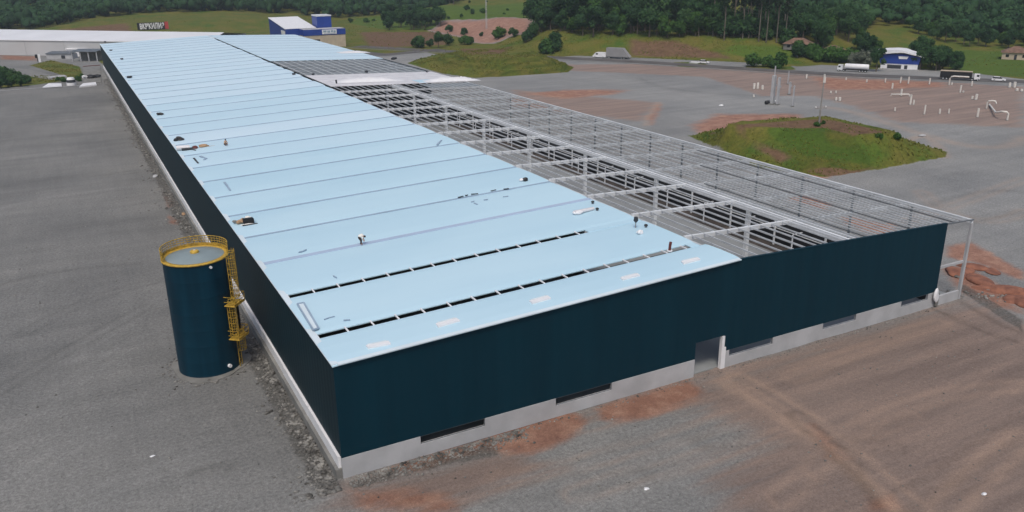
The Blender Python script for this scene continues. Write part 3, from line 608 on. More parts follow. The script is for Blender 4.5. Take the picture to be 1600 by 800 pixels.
# sag rods tying purlins together across the right strip
for k, y in enumerate(np.arange(13.9, 146, 9.9)):
    MB().bar((XB+.3, y, zroof(XB)-.12), (W2-.3, y, zroof(W2)-.12), .05, .05).build('tie_rod', M['steel_dk'], hall)
# --- columns
for k in range(8):
    y = 16.3+19.2*k
    m = MB().box(XB-.24, XB+.24, y-.24, y+.24, .1, ZB-.63); m.build('column', M['steel_wh'], hall)
for k in range(13):
    y = 8.6+9.4*k
    MB().box(W2-.27, W2-.05, y-.12, y+.12, .1, HW-.56).build('column', M['steel_dk'], hall)
MB().box(W2-.42, W2-.06, -.02, .30, 0, HW-.56).build('corner_column', M['concrete'], hall)
MB().box(W+.01, W2-.51, .0, .30, .02, 1.25).build('corner_beam', M['concrete'], hall)
MB().box(W+.01, W2-.51, .05, .30, 4.95, 5.25).build('corner_beam', M['concrete'], hall)
MB().bar((XR, .12, ZR+.01), (W, .12, zroof(W)+.01), .34, .05).build('edge_trim', M['cladding'], hall)
MB().bar((W+.02, .1, zroof(W)-.12), (W2, .1, zroof(W2)-.12), .16, .12).build('edge_trim', M['steel_dk'], hall)
# --- low side wall under the right eave, unlit look painted black; white posts, girts
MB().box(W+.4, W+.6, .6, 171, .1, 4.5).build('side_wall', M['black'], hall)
MB().box(W-2.4, W+.4, 4, 171, .105, .15).build('shaded_earth_strip', M['earth'], hall)  # earth colour darkened to widen the painted shade beside the wall
for z in (1.2, 2.7):
    MB().box(W+.2, W+.32, 1, 171, z, z+.10).build('girt', M['steel_wh'], hall)
for k in range(17):
    y = 8+9.6*k; MB().box(W-.05, W+.16, y, y+.22, .1, 4.5).build('wall_post', M['steel_wh'], hall)
    MB().box(W-1.8, W-1.65, y+4.4, y+4.55, .1, 3.4).bar((W-1.7, y+4.47, 3.45), (W+.15, y+4.47, 3.45), .12, .12).build('wall_frame', M['steel_wh'], hall)
# inner partition added to keep the left half dark behind the open half
MB().box(XR-.9, XR-.6, 28, LB-.4, .1, ZR-.9).build('shade_partition', M['steel_dk'], hall)

# ------------------------------------------------------------------ things lying on the roof
def flat_sheet(px4, label):
    """thin raised sheet on the front roof strip"""
    m = MB(); P = [Vector(p) for p in px4]; c = sum(P, Vector())/4
    top = [p-c+Vector((0, 0, .30)) for p in P]; bot = [p-c+Vector((0, 0, .12)) for p in P]
    m.add([*top, *bot], [(0, 1, 2, 3), (7, 6, 5, 4), (0, 4, 5, 1), (1, 5, 6, 2), (2, 6, 7, 3), (3, 7, 4, 0)])
    e = empty('roof_sheet', c, 0, label, 'roof sheet', 'loose white sheets on the front roof strip')
    m.build('sheet', M['white'], e)
    d = (top[1]-top[0]); MB().bar(top[0]+d*.08+Vector((0, 0, .03)), top[1]-d*.08+Vector((0, 0, .03)), .12, .05).build('fold', M['roof_edge'], e)
flat_sheet([(3.29,1.57,10.73), (5.18,1.34,10.80), (5.20,0.77,10.80), (3.32,1.00,10.73)], 'faintest white sheet, lying on the front roof strip nearest the left corner')
flat_sheet([(9.91,2.30,10.96), (11.93,2.40,11.03), (11.99,1.73,11.03), (9.84,1.57,10.96)], 'white sheet on the front roof strip, second from the left corner')
flat_sheet([(19.19,2.15,11.28), (21.22,2.23,11.35), (21.16,1.55,11.35), (19.15,1.48,11.28)], 'white sheet on the middle of the front roof strip')
flat_sheet([(29.30,2.12,11.63), (31.37,2.14,11.70), (31.28,1.60,11.70), (29.23,1.59,11.63)], 'white sheet on the front roof strip, second from the ridge end')
flat_sheet([(36.94,2.38,11.89), (39.02,2.29,11.96), (38.88,1.72,11.96), (36.70,1.67,11.88)], 'white sheet on the front roof strip nearest the ridge')
e = empty('skylight_strip', (0.73,10.35,10.65), 0, 'long narrow rounded skylight strip on the second roof bay', 'skylight')
P0, P1, P2, P3 = [Vector(p)-Vector((0.73,10.35,10.65)) for p in ((0.60,13.50,10.64), (1.20,13.46,10.66), (0.83,7.10,10.65), (0.33,6.97,10.63))]
up = Vector((0, 0, .27))
m = MB(); m.bar(P0+up, P3+up, .14, .14); m.bar(P1+up, P2+up, .14, .14); m.bar(P3+up, P2+up, .14, .14); m.bar(P0+up, P1+up, .14, .14); m.build('frame', M['seam'], e)
m = MB(); q = Vector((0, 0, .24)); m.add([P0+q, P1+q, P2+q, P3+q], [(0, 1, 2, 3)]); m.build('pane', M['roof_edge'], e)

def roof_item(name, p, build, label, cat, group=None, dz=.17):
    e = empty(name, (p[0], p[1], p[2]+dz), 0, label, cat, group); build(e); return e
def bags(n, r, mt, seed, part='bag'):
    def f(e):
        rg = random.Random(seed)
        for k in range(n):
            MB().lump((rg.uniform(-1, 1)*r*n*.5, rg.uniform(-.3, .3)*r, r*.55), r, seed+k, 2, .3, (1.1, .8, .62)).build(part, mt, e)
    return f
# debris pile with crates
def pile(e):
    MB().box(-.3, 1.5, -.5, .5, .1, .75).box(-.2, 1.4, -.4, .4, .76, .85).build('crate', M['black'], e)
    MB().lump((-.5, .5, .35), .62, 3, 2, .35, (1.2, .8, .6)).build('sack', M['tan'], e)
    MB().lump((.8, .75, .45), .62, 5, 2, .3, (1.1, .8, .8)).build('cloth', M['cloth_wh'], e)
    MB().lump((-1.2, 1.0, .25), .5, 8, 2, .4, (1.0, .7, .5)).build('sack', M['concrete_dk'], e)
    MB().lump((.2, -.75, .1), .7, 9, 2, .2, (1.6, .45, .2)).build('cloth', M['cloth_wh'], e)
    MB().box(-.6, 1.9, -1.15, -.95, 0, .16).build('plank', M['dark'], e)
    MB().lump((.55, 1.25, .35), .25, 19, 1, .2).build('bag', M['black'], e)
roof_item('supply_pile', (1.48,42.28,10.67), pile, 'pile of sacks, white cloth and a black crate near the left roof edge', 'debris pile').scale = (.72, .72, .8)
def bundle(e):
    MB().tube([(-1.6, 0, .4), (-.6, -.25, .42), (.5, -.3, .4)], .42, 10).build('roll', M['film'], e)
    MB().tube([(-.9, -.75, .22), (.9, -.8, .22)], .22, 8).build('roll', M['dark'], e)
    MB().lump((1.4, 0, .3), .42, 4, 2, .3).build('sack', M['red'], e)
    MB().lump((2.8, .2, .25), .5, 6, 2, .35, (1.6, .8, .5)).build('sack', M['tan'], e)
    MB().bar((3.6, .1, .1), (6.0, .2, .1), .18, .12).build('plank', M['tan'], e)
    MB().bar((.7, -.8, .12), (1.2, -2.0, .12), .16, .12).build('plank', M['dark'], e)
roof_item('tool_bundle', (1.49,92.28,10.67), bundle, 'bundle of rolled film, sacks and planks below two black bags', 'debris pile')
roof_item('black_bag', (1.38,101.21,10.67), lambda e: bags(2, .55, M['black'], 21)(e), 'two joined black bags lying at the left roof edge', 'bag')
roof_item('black_bag', (1.50,132.25,10.67), bags(2, .4, M['black'], 25), 'small black bags on the roof above the two joined bags', 'bag')
roof_item('black_bag', (0.90,203.15,10.65), bags(2, .5, M['black'], 27), 'dark bags at the left roof edge in the far half', 'bag')
roof_item('black_bag', (2.38,334.27,10.70), bags(1, .6, M['black'], 29), 'dark bag at the far left corner of the roof', 'bag')
roof_item('black_bag', (1.85,294.10,10.68), bags(1, .45, M['dark'], 30), 'grey bag just nearer than the far corner bag', 'bag')
roof_item('roof_lump', (2.96,257.14,10.72), bags(2, .4, M['dark'], 33), 'flat grey scraps lying on a roof seam in the far half', 'scrap')
def roll(e):
    m = MB(); m.tube([(-1.5, 0, .34), (0, .12, .36), (2.0, .42, .33)], [.36, .34, .31], 10); m.build('roll', M['film'], e)
    MB().lump((-.9, -.2, .30), .55, 12, 2, .3, (1.1, .9, .55)).build('loose_end', M['white'], e)
roof_item('film_roll', (37.71,21.94,11.92), roll, 'bulky roll of white film near the ridge edge of the roof', 'film roll').scale = (.85, .75, .7)
roof_item('white_sack', (38.71,11.74,11.95), lambda e: MB().lump((0, 0, .3), .45, 14, 2, .2, (1.1, .8, .8)).build('sack', M['white'], e), 'small round white sack beside the second roof slot', 'sack').scale = (.75, .75, .75)
for p, lb in (((40.83,24.58,12.03), 'small black vent cap by the ridge edge, above the white film roll'), ((39.67,21.81,11.99), 'small black vent cap just right of the white film roll'), ((40.70,13.34,12.02), 'small black vent cap above the round white sack')):
    def vent(e):
        MB().tube([(0, 0, -.1), (0, 0, .22)], .14, 10).build('pipe', M['steel_dk'], e); MB().tube([(0, 0, .22), (0, 0, .34), (0, 0, .42)], [.22, .20, .06], 12).build('cap', M['black'], e)
    roof_item('vent_cap', p, vent, lb, 'vent cap', 'black vent caps near the ridge', .12)
def beacon(e):
    MB().tube([(0, 0, 0), (0, 0, .75)], .07, 8).build('post', M['wood'], e)
    MB().tube([(0, 0, .75), (0, 0, 1.0), (0, 0, 1.5)], [.12, .38, .30], 12).build('bucket', M['dark'], e)
roof_item('post_with_bucket', (39.61,13.82,11.98), beacon, 'thin post carrying a dark bucket at the ridge end of a slot', 'post').scale = (.72, .72, .85)
def stub(e):
    MB().tube([(0, 0, 0), (.02, 0, .5), (.10, 0, .95)], .15, 10).build('pipe', M['red'], e); MB().tube([(0, 0, -.05), (0, 0, .06)], .30, 12).build('collar', M['white'], e)
roof_item('red_pipe_stub', (38.08,5.68,11.93), stub, 'dark red pipe stub standing beside the front roof slot', 'pipe stub')
def stub2(e):
    MB().tube([(0, 0, 0), (-.1, 0, 1.0)], .22, 10).build('pipe', M['dark'], e); MB().tube([(0, 0, -.05), (0, 0, .06)], .42, 12).build('collar', M['white'], e)
roof_item('dark_pipe_stub', (45.95,151.10,11.95), stub2, 'dark pipe stub standing on the white film strip', 'pipe stub', dz=.02)
for p, lb, r in (((40.82,173.58,12.15), 'dark scrap lying just beyond the white film strip by the ridge', .45), ((45.77,172.18,11.96), 'small dark scrap at the ridge end of the white film', .4), ((60.91,172.94,11.38), 'dark box standing beyond the middle of the white film', .5), ((78.30,169.85,10.71), 'dark scrap near the eave end of the white film', .4), ((82.47,208.84,10.55), 'dark heap at the eave where the far roof begins', .95)):
    roof_item('dark_scrap', p, bags(1 if r < .9 else 2, min(r, .6), M['dark'], int(r*100)+int(p[0]), 'scrap'), lb, 'scrap', 'dark scraps beside the far roof panels', .05)
def plank_item(a, b, lb, mt='dark', wd=.22, grp='offcuts scattered on the roof'):
    a = Vector(a); b = Vector(b); c = (a+b)/2; e = empty('offcut', (c.x, c.y, c.z+.18), 0, lb, 'offcut', grp)
    m = MB(); mid = Vector((0, (random.random()-.5)*.2, .04)); m.bar(a-c+Vector((0, 0, .05)), mid, wd, .09); m.bar(mid, b-c+Vector((0, 0, .05)), wd*.9, .08); m.build('strip', M[mt], e)
plank_item((27.93,37.01,11.58), (28.74,37.15,11.61), 'leftmost dark offcut of the row near the ridge')
plank_item((29.08,37.27,11.62), (29.49,37.34,11.63), 'tiniest dark offcut, between two longer ones')
plank_item((29.97,37.36,11.65), (30.87,37.08,11.68), 'longest dark offcut of the row near the ridge')
plank_item((32.82,37.16,11.75), (33.66,37.30,11.78), 'thin slanting dark offcut, middle of the row', wd=.15)
plank_item((34.65,36.96,11.81), (35.36,36.83,11.84), 'dark offcut of the row closest to the ridge')
plank_item((28.45,34.16,11.60), (28.91,34.18,11.62), 'grey offcut below the longest dark offcut', 'seam', .15)
plank_item((28.54,33.40,11.60), (28.63,32.65,11.61), 'lowest grey offcut under the row', 'seam', .2)
plank_item((30.19,33.96,11.66), (30.73,33.92,11.68), 'grey offcut below the middle of the row', 'seam', .2)
plank_item((32.90,33.78,11.75), (33.59,33.64,11.78), 'pale offcut under the dark one closest to the ridge', 'seam', .15)
plank_item((1.50,84.24,10.67), (1.56,79.93,10.67), 'dark grey bar lying near the left roof edge, below the tool bundle', 'dark', .28)
plank_item((2.63,85.03,10.71), (3.24,82.37,10.73), 'short grey offcut beside the dark grey bar', 'seam', .4)
plank_item((2.73,81.68,10.71), (3.15,82.44,10.73), 'stubby grey offcut next to the dark grey bar', 'seam', .3)
plank_item((2.98,64.70,10.72), (2.84,59.42,10.72), 'long grey bar slanting across a roof bay', 'seam', .3)
plank_item((1.80,8.68,10.68), (2.79,8.84,10.72), 'thin grey strip beside the skylight strip', 'seam', .08)
plank_item((3.23,7.58,10.73), (3.77,7.39,10.75), 'dash-like grey strip right of the skylight strip', 'seam', .10)
plank_item((4.46,27.95,10.77), (5.40,28.29,10.81), 'curled grey strip left of the bending worker', 'seam', .14)
plank_item((5.64,18.78,10.81), (5.76,18.08,10.82), 'tiny grey hook on the bay above the slot', 'seam', .12)
plank_item((38.13,67.83,11.93), (40.12,70.53,12.00), 'slanting grey bar near the ridge in the middle of the roof', 'seam', .3)
def bag_black_white(e):
    MB().lump((.35, 0, .3), .5, 41, 2, .3, (1.2, .7, .7)).build('bag', M['black'], e); MB().lump((-.4, .25, .28), .42, 42, 2, .2, (1.2, .8, .7)).build('cloth', M['white'], e)
roof_item('tool_bag', (38.93,38.99,11.96), bag_black_white, 'black bag with a white cloth beside the ridge edge', 'bag').scale = (.7, .7, .7)
def crumple(e, w_=6, d=2.2, h=.5, seed=1, mt='film'):
    n, k = 22, 10; rg = np.random.default_rng(seed); V = []; F = []
    for j in range(k):
        for i in range(n):
            u, v_ = i/(n-1)-.5, j/(k-1)-.5; f = math.exp(-(2.6*u)**4-(2.6*v_)**4)
            V.append((u*w_+rg.normal()*.1, v_*d+rg.normal()*.08, max(.02, h*f*(.45+.55*abs(math.sin(i*1.3+j*.9+seed))+rg.uniform(0, .3)))))
    for j in range(k-1):
        for i in range(n-1): F.append((j*n+i, j*n+i+1, (j+1)*n+i+1, (j+1)*n+i))
    MB().add(V, F, True).build('sheet', M[mt], e)
for p, a, sd, lb in (((55.26,154.01,11.59), (19, 5, .9), 2, 'long crumpled white film heap along the near edge of the film strip'), ((76.97,149.05,10.76), (16, 4.5, .9), 5, 'crumpled white film heap at the eave end of the film strip'), ((77.86,237.00,10.72), (11, 6, .5), 7, 'bright white sheet lying on the far covered roof near the eave')):
    e = roof_item('crumpled_film', p, lambda e, a=a, sd=sd: crumple(e, *a, sd, 'white'), lb, 'plastic film', None, .02)
    e.rotation_euler = (0, .04, 0)
e = empty('crumpled_film', (W-.35, -.35, 0), 0, 'torn white film hanging at the right front corner of the plinth', 'plastic film')
MB().lump((0, 0, 1.6), .55, 51, 2, .4, (.75, .35, 1.3)).build('film', M['white'], e); MB().lump((.3, .05, .7), .4, 52, 2, .4, (.7, .4, 1.5)).build('film', M['concrete_dk'], e)

# ------------------------------------------------------------------ people
def person(name, loc, rz, joints, bones, label, mats, extra):
    """one continuous skinned body; joints name -> (xyz, radius); clothing and hair are children"""
    e = empty(name, loc, rz, label, 'person')
    names = list(joints); me = bpy.data.meshes.new('body')
    me.from_pydata([joints[k][0] for k in names], [(names.index(a), names.index(b)) for a, b in bones], []); me.update()
    o = link('body', me, e)
    sk = o.modifiers.new('skin', 'SKIN'); 
    for i, k in enumerate(names): me.skin_vertices[0].data[i].radius = (joints[k][1],)*2
    me.skin_vertices[0].data[0].use_root = True
    su = o.modifiers.new('sub', 'SUBSURF'); su.levels = 1; su.render_levels = 2
    me.materials.append(mats)
    for fn in extra: fn(e)
    return e
J = dict(pelvis=((-.28, 0, .86), .155), chest=((.05, 0, 1.02), .16), neck=((.22, 0, .98), .07), head=((.36, 0, .90), .10),
         hl=((-.26, .11, .80), .105), kl=((-.10, .13, .46), .075), al=((-.14, .13, .08), .055), tl=((.04, .14, .04), .045),
         hr=((-.26, -.11, .80), .105), kr=((-.08, -.13, .46), .075), ar=((-.12, -.13, .08), .055), tr=((.06, -.14, .04), .045),
         sl=((.10, .18, .97), .07), el=((.14, .22, .68), .05), wl=((.24, .16, .44), .04), ll=((.27, .13, .34), .045),
         sr=((.10, -.18, .97), .07), er=((.14, -.22, .68), .05), wr=((.24, -.16, .44), .04), lr=((.27, -.13, .34), .045))
Bn = [('pelvis', 'chest'), ('chest', 'neck'), ('neck', 'head'), ('pelvis', 'hl'), ('hl', 'kl'), ('kl', 'al'), ('al', 'tl'), ('pelvis', 'hr'), ('hr', 'kr'), ('kr', 'ar'), ('ar', 'tr'),
      ('chest', 'sl'), ('sl', 'el'), ('el', 'wl'), ('wl', 'll'), ('chest', 'sr'), ('sr', 'er'), ('er', 'wr'), ('wr', 'lr')]
def head_bits(c):
    def f(e):
        MB().lump((c[0]-.02, c[1], c[2]+.03), .125, 1, 2, .05, (1, .95, 1)).build('hair', M['hair'], e)
    return f
def shirt(e):
    MB().tube([(-.30, 0, .93), (-.12, 0, 1.0), (.06, 0, 1.06), (.17, 0, 1.03)], [.185, .20, .215, .13], 12).build('shirt', M['cloth_wh'], e)
    for s in (1, -1): MB().tube([(.08, .17*s, 1.0), (.13, .21*s, .74)], [.10, .075], 8).build('sleeve', M['cloth_wh'], e)
def trousers(mt):
    def f(e):
        for s in (1, -1): MB().tube([(-.28, .07*s, .90), (-.24, .11*s, .76), (-.09, .13*s, .46), (-.13, .13*s, .10)], [.15, .135, .098, .085], 10).build('trouser_leg', M[mt], e)
    return f
p = (11.28,26.53,11.01)
person('person', (p[0], p[1], p[2]+.17), R_(-25), J, Bn, 'worker in white shirt and dark trousers bending over a roof seam', M['skin'], [head_bits((.36, 0, .90)), shirt, trousers('cloth_dk')])
J2 = dict(J); J2.update(pelvis=((-.18, 0, .30), .16), chest=((.0, 0, .72), .165), neck=((.06, 0, .90), .07), head=((.10, 0, 1.03), .10),
      hl=((-.12, .13, .28), .11), kl=((.28, .17, .46), .08), al=((.10, .16, .08), .055), tl=((.28, .17, .04), .045),
      hr=((-.12, -.13, .28), .11), kr=((.28, -.17, .46), .08), ar=((.10, -.16, .08), .055), tr=((.28, -.17, .04), .045),
      sl=((.02, .2, .80), .07), el=((.16, .24, .56), .05), wl=((.34, .14, .42), .04), ll=((.42, .10, .36), .045),
      sr=((.02, -.2, .80), .07), er=((.16, -.24, .56), .05), wr=((.34, -.14, .42), .04), lr=((.42, -.10, .36), .045))
p = (7.83,90.99,10.89)
def shirt2(e):
    MB().tube([(-.18, 0, .28), (-.08, 0, .52), (.0, 0, .74), (.05, 0, .86)], [.19, .2, .215, .13], 12).build('shirt', M['cloth_tan'], e)
    for s in (1, -1): MB().tube([(.02, .19*s, .80), (.15, .24*s, .58)], [.10, .075], 8).build('sleeve', M['cloth_tan'], e)
def trous2(e):
    for s in (1, -1): MB().tube([(-.15, .12*s, .26), (.28, .17*s, .46), (.12, .165*s, .10)], [.15, .105, .085], 10).build('trouser_leg', M['cloth_dk'], e)
person('person', (p[0], p[1], p[2]+.17), R_(-60), J2, Bn, 'worker in a tan shirt crouching on the roof beyond the bundle', M['skin'], [head_bits((.10, 0, 1.05)), shirt2, trous2])

# ------------------------------------------------------------------ the water tank
TX, TY, TR, TH = -6.28, 27.6, 3.22, 12.55
tank = empty('water_tank', (TX, TY, 0), 0, 'tall dark blue cylindrical tank with yellow railing and caged ladder', 'tank')
def ring(m, r, z, t=.06, n=64, a0=0, a1=2*math.pi):
    m.tube([(r*math.cos(a0+(a1-a0)*k/n), r*math.sin(a0+(a1-a0)*k/n), z) for k in range(n+1)], t, 6, False); return m
def discs(m, prof, n=72):
    v = []; f = []
    for r, z in prof: v += [(r*math.cos(2*math.pi*k/n), r*math.sin(2*math.pi*k/n), z) for k in range(n)]
    for i in range(len(prof)-1):
        for k in range(n): f.append((i*n+k, i*n+(k+1) % n, (i+1)*n+(k+1) % n, (i+1)*n+k))
    return m.add(v, f, True)
sh = MB()
for k in range(7):       # plate courses, each standing a little proud at its weld
    z0, z1 = TH*k/7, TH*(k+1)/7; discs(sh, [(TR, z0), (TR, z1-.05), (TR+.004, z1-.03), (TR+.004, z1-.01), (TR, z1)])
sh.build('shell', M['tank'], tank)
m = MB(); discs(m, [(.02, TH+.42), (TR*.5, TH+.26), (TR-.34, TH+.06), (TR-.30, TH+.02)]); m.build('roof_plate', M['tanktop'], tank)
m = MB(); discs(m, [(TR-.33, TH+.03), (TR-.33, TH+.10), (TR+.12, TH+.10), (TR+.12, TH-.06), (TR-.02, TH-.06)]); m.build('rim', M['yellow'], tank)
m = MB(); discs(m, [(.02, TH+.62), (.36, TH+.62), (.44, TH+.56), (.44, TH+.38)], 24); hh = m.build('hatch', M['yellow'], tank)
MB().bar((-.1, 0, TH+.66), (.12, 0, TH+.66), .06, .06).build('hatch_handle', M['white'], hh)
gr = MB(); A0, A1 = R_(-14), R_(196)         # the rail guards the far side of the lid only
for zz, tt in ((1.15, .05), (.9, .03), (.65, .035), (.4, .03)): ring(gr, TR+.06, TH+zz, tt, 48, A0, A1)
for k in range(34):
    a = A0+(A1-A0)*k/33; gr.tube([((TR+.06)*math.cos(a), (TR+.06)*math.sin(a), TH+.05), ((TR+.06)*math.cos(a), (TR+.06)*math.sin(a), TH+1.15)], .026, 6)
for k in range(44):      # toe board
    a, b = A0+(A1-A0)*k/44, A0+(A1-A0)*(k+1)/44
    gr.bar(((TR+.06)*math.cos(a), (TR+.06)*math.sin(a), TH+.22), ((TR+.06)*math.cos(b), (TR+.06)*math.sin(b), TH+.22), .03, .24)
gr.build('guardrail', M['yellow_dk'], tank)
LA = R_(-40); lc, ls = math.cos(LA), math.sin(LA)
def lp(r, t, z): return (r*lc-t*ls, r*ls+t*lc, z)
def ladder(z0, z1, t, cage=True):
    m = MB()
    for s in (-.25, .25): m.bar(lp(TR+.25, t+s, z0), lp(TR+.25, t+s, z1), .07, .07)
    z = z0+.2
    while z < z1: m.bar(lp(TR+.25, t-.25, z), lp(TR+.25, t+.25, z), .035, .035); z += .3
    o = m.build('ladder', M['yellow_dk'], tank)
    if cage:
        c = MB(); zz = z0+2.0 if z0 < 1 else z0+.3
        while zz < z1+.9:
            c.tube([lp(TR+.25+.40+.40*math.sin(q), t+.40*math.cos(q), zz) for q in np.linspace(-.5*math.pi+.2, 1.5*math.pi-.2, 14)], .03, 6); zz += .62
        for q in np.linspace(-.2, math.pi+.2, 6): c.bar(lp(TR+.65+.4*math.sin(q), t+.4*math.cos(q), (z0+2.0 if z0 < 1 else z0+.3)), lp(TR+.65+.4*math.sin(q), t+.4*math.cos(q), z1+.9), .05, .03)
        c.build('ladder_cage', M['yellow_dk'], o)
def platform(z, t0, t1):
    m = MB(); m.bar(lp(TR+.7, t0, z), lp(TR+.7, t1, z), 1.25, .10); o = m.build('platform', M['yellow'], tank)
    r = MB()
    for h in (.45, 1.0):
        r.bar(lp(TR+1.28, t0, z+h), lp(TR+1.28, t1, z+h), .05, .05)
        for t in (t0, t1): r.bar(lp(TR+.1, t, z+h), lp(TR+1.28, t, z+h), .05, .05)
    for t in (t0, (t0+t1)/2, t1): r.bar(lp(TR+1.28, t, z), lp(TR+1.28, t, z+1.0), .05, .05)
    r.bar(lp(TR+1.30, t0, z+.12), lp(TR+1.30, t1, z+.12), .03, .2)
    r.build('railing', M['yellow_dk'], o)
ladder(7.9, TH, .35); platform(7.6, -1.1, .9); ladder(4.1, 7.6, -.65); platform(3.8, -1.1, .9); ladder(.1, 3.8, .35)
MB().bar(lp(TR+.5, .55, 3.95), lp(TR+.5, .55, 7.55), .5, .06, (lc, ls, 0)).build('ladder_shield', M['black'], tank)
MB().tube([(TR*math.cos(R_(-62)), TR*math.sin(R_(-62)), .8), ((TR+.25)*math.cos(R_(-62)), (TR+.25)*math.sin(R_(-62)), .8)], .2, 14).build('outlet', M['white'], tank)
MB().tube([(TR*math.cos(R_(-72)), TR*math.sin(R_(-72)), TH-.45), ((TR+.12)*math.cos(R_(-72)), (TR+.12)*math.sin(R_(-72)), TH-.45)], .14, 14).build('overflow', M['white'], tank)
m = MB(); rg = random.Random(4); pts = []
for k in range(40):
    a = 2*math.pi*k/40; r = TR+.8+.35*math.sin(a*3+1)+rg.uniform(-.12, .12); pts.append((r*math.cos(a), r*math.sin(a)))
m.prism(pts, .005, .10); m.build('footing', M['concrete_dk'], tank)
# ------------------------------------------------------------------ vehicles on the road
UA = R_(-57.7)
def wheel(m_parent, x, y, r, wd=.3):
    o = MB().tube([(x, y-wd/2, r), (x, y+wd/2, r)], r, 16).build('wheel', M['rubber'], m_parent)
    MB().tube([(x, y-wd/2-.02, r), (x, y+wd/2+.02, r)], r*.5, 12).build('rim', M['steel'], o)
def cab(e, x, mt, h=3.0):
    MB().prism_y([(x, .7), (x+2.2, .7), (x+2.25, 1.7), (x+1.95, h), (x, h)], -1.2, 1.2).build('cab', M[mt], e)
    MB().prism_y([(x+2.262, 1.75), (x+2.26, 1.72), (x+2.0, h-.3), (x+2.03, h-.3)], -1.05, 1.05).build('windscreen', M['glass'], e)
    for s in (-1, 1): MB().box(x+.9, x+1.85, s*1.203-.004, s*1.203+.004, 1.8, 2.6).build('side_window', M['glass'], e)
def tanker(e):
    MB().tube([(-7.0, 0, 2.35), (-6.7, 0, 2.35), (3.0, 0, 2.35), (3.3, 0, 2.35)], [1.0, 1.25, 1.25, 1.0], 18).build('tank', M['white'], e)
    MB().box(-6.9, 6.2, -.5, .5, .75, 1.05).box(-6.5, 2.6, -1.2, 1.2, 1.055, 1.3).build('chassis', M['black'], e)
    cab(e, 4.1, 'steel_wh')
    for x in (-5.8, -4.6, -3.4, 3.4, 5.6):
        for s in (-1.05, 1.05): wheel(e, x, s, .52)
P = (249.8,163.6,0.04); e = empty('tanker_truck', P, UA+math.pi, 'white tanker truck parked on the road left of the blue house', 'truck'); tanker(e); e.scale = (.83, .83, .83)
def boxtruck(e):
    MB().box(-8.2, 4.0, -1.25, 1.25, 1.1, 3.55).build('load_body', M['black'], e)
    MB().box(-8.25, 4.05, -1.3, 1.3, 3.555, 3.80).build('tarp', M['beige'], e)
    MB().box(-8.0, 7.0, -.5, .5, .75, 1.05).build('chassis', M['black'], e)
    cab(e, 4.9, 'white', 2.9)
    for x in (-6.8, -5.5, -4.2, 4.2, 6.4):
        for s in (-1.05, 1.05): wheel(e, x, s, .52)
P = (262.7,127.6,0.04); e = empty('cargo_truck', P, UA, 'long black cargo truck with white cab at the right end of the road', 'truck'); boxtruck(e); e.scale = (.82, .82, .82)
def van(e):
    MB().prism_y([(-3.1, .45), (3.0, .45), (3.1, 1.0), (2.5, 1.5), (1.7, 2.35), (1.3, 2.5), (-3.1, 2.5)], -1.0, 1.0).build('body', M['white'], e)
    MB().prism_y([(2.50, 1.56), (2.46, 1.55), (1.75, 2.33), (1.80, 2.34)], -.88, .88).build('windscreen', M['glass'], e)
    for s in (-1, 1): MB().box(.5, 1.55, s*1.003-.004, s*1.003+.004, 1.5, 2.15).build('side_window', M['glass'], e)
    for x in (-2.0, 2.0):
        for s in (-.88, .88): wheel(e, x, s, .38, .24)
P = (197.0,256.5,-0.03); e = empty('delivery_van', P, UA+math.pi, 'white van parked in front of the grey sloped trailer', 'van'); van(e)
P = (202.2,250.1,-0.05); e = empty('covered_trailer', P, UA+math.pi, 'tall grey trailer with a sloping rear end behind the white van', 'trailer')
MB().prism_y([(-6.0, .9), (5.0, .9), (5.0, 4.6), (-2.6, 4.6)], -1.4, 1.4).build('cover', M['greybox'], e)
MB().box(-5.6, 4.9, -1.0, 1.0, .55, .897).build('chassis', M['greybox'], e)
for x in (-3.5, -2.3, 3.6):
    for s in (-1.1, 1.1): wheel(e, x, s, .45)
def car(e, mt='white'):
    MB().prism_y([(-2.1, .35), (2.1, .35), (2.15, .75), (1.1, .95), (-2.1, .98), (-2.15, .6)], -.86, .86).build('body', M[mt], e)
    MB().prism_y([(-1.95, .985), (1.05, .955), (.3, 1.48), (-1.5, 1.5)], -.76, .76).build('cabin', M['glass'], e)
    MB().prism_y([(-1.52, 1.503), (.32, 1.483), (.25, 1.53), (-1.45, 1.55)], -.74, .74).build('roof', M[mt], e)
    for x in (-1.3, 1.35):
        for s in (-.78, .78): wheel(e, x, s, .33, .2)
P = (270.5,118.9,0.03); e = empty('parked_car', P, UA, 'small white car on the road to the right of the black truck', 'car'); car(e)
P = (220.5,214.0,0.04); e = empty('parked_car', P, UA, 'small white car at the roadside below the tree grove', 'car'); car(e)
P = (218.4,216.8,0.04); e = empty('slab_pile', P, UA, 'low pile of pale slabs on the roadside left of the small white car', 'slab pile')
MB().box(-2.6, 1.2, -.8, .8, 0, .35).build('slab', M['concrete'], e); MB().box(-2.0, 1.8, -.7, .7, .353, .7).build('slab', M['white'], e)

# ------------------------------------------------------------------ buildings round the site
def facade(e, parts):
    for nm, mt, b in parts: MB().box(*b).build(nm, M[mt], e)
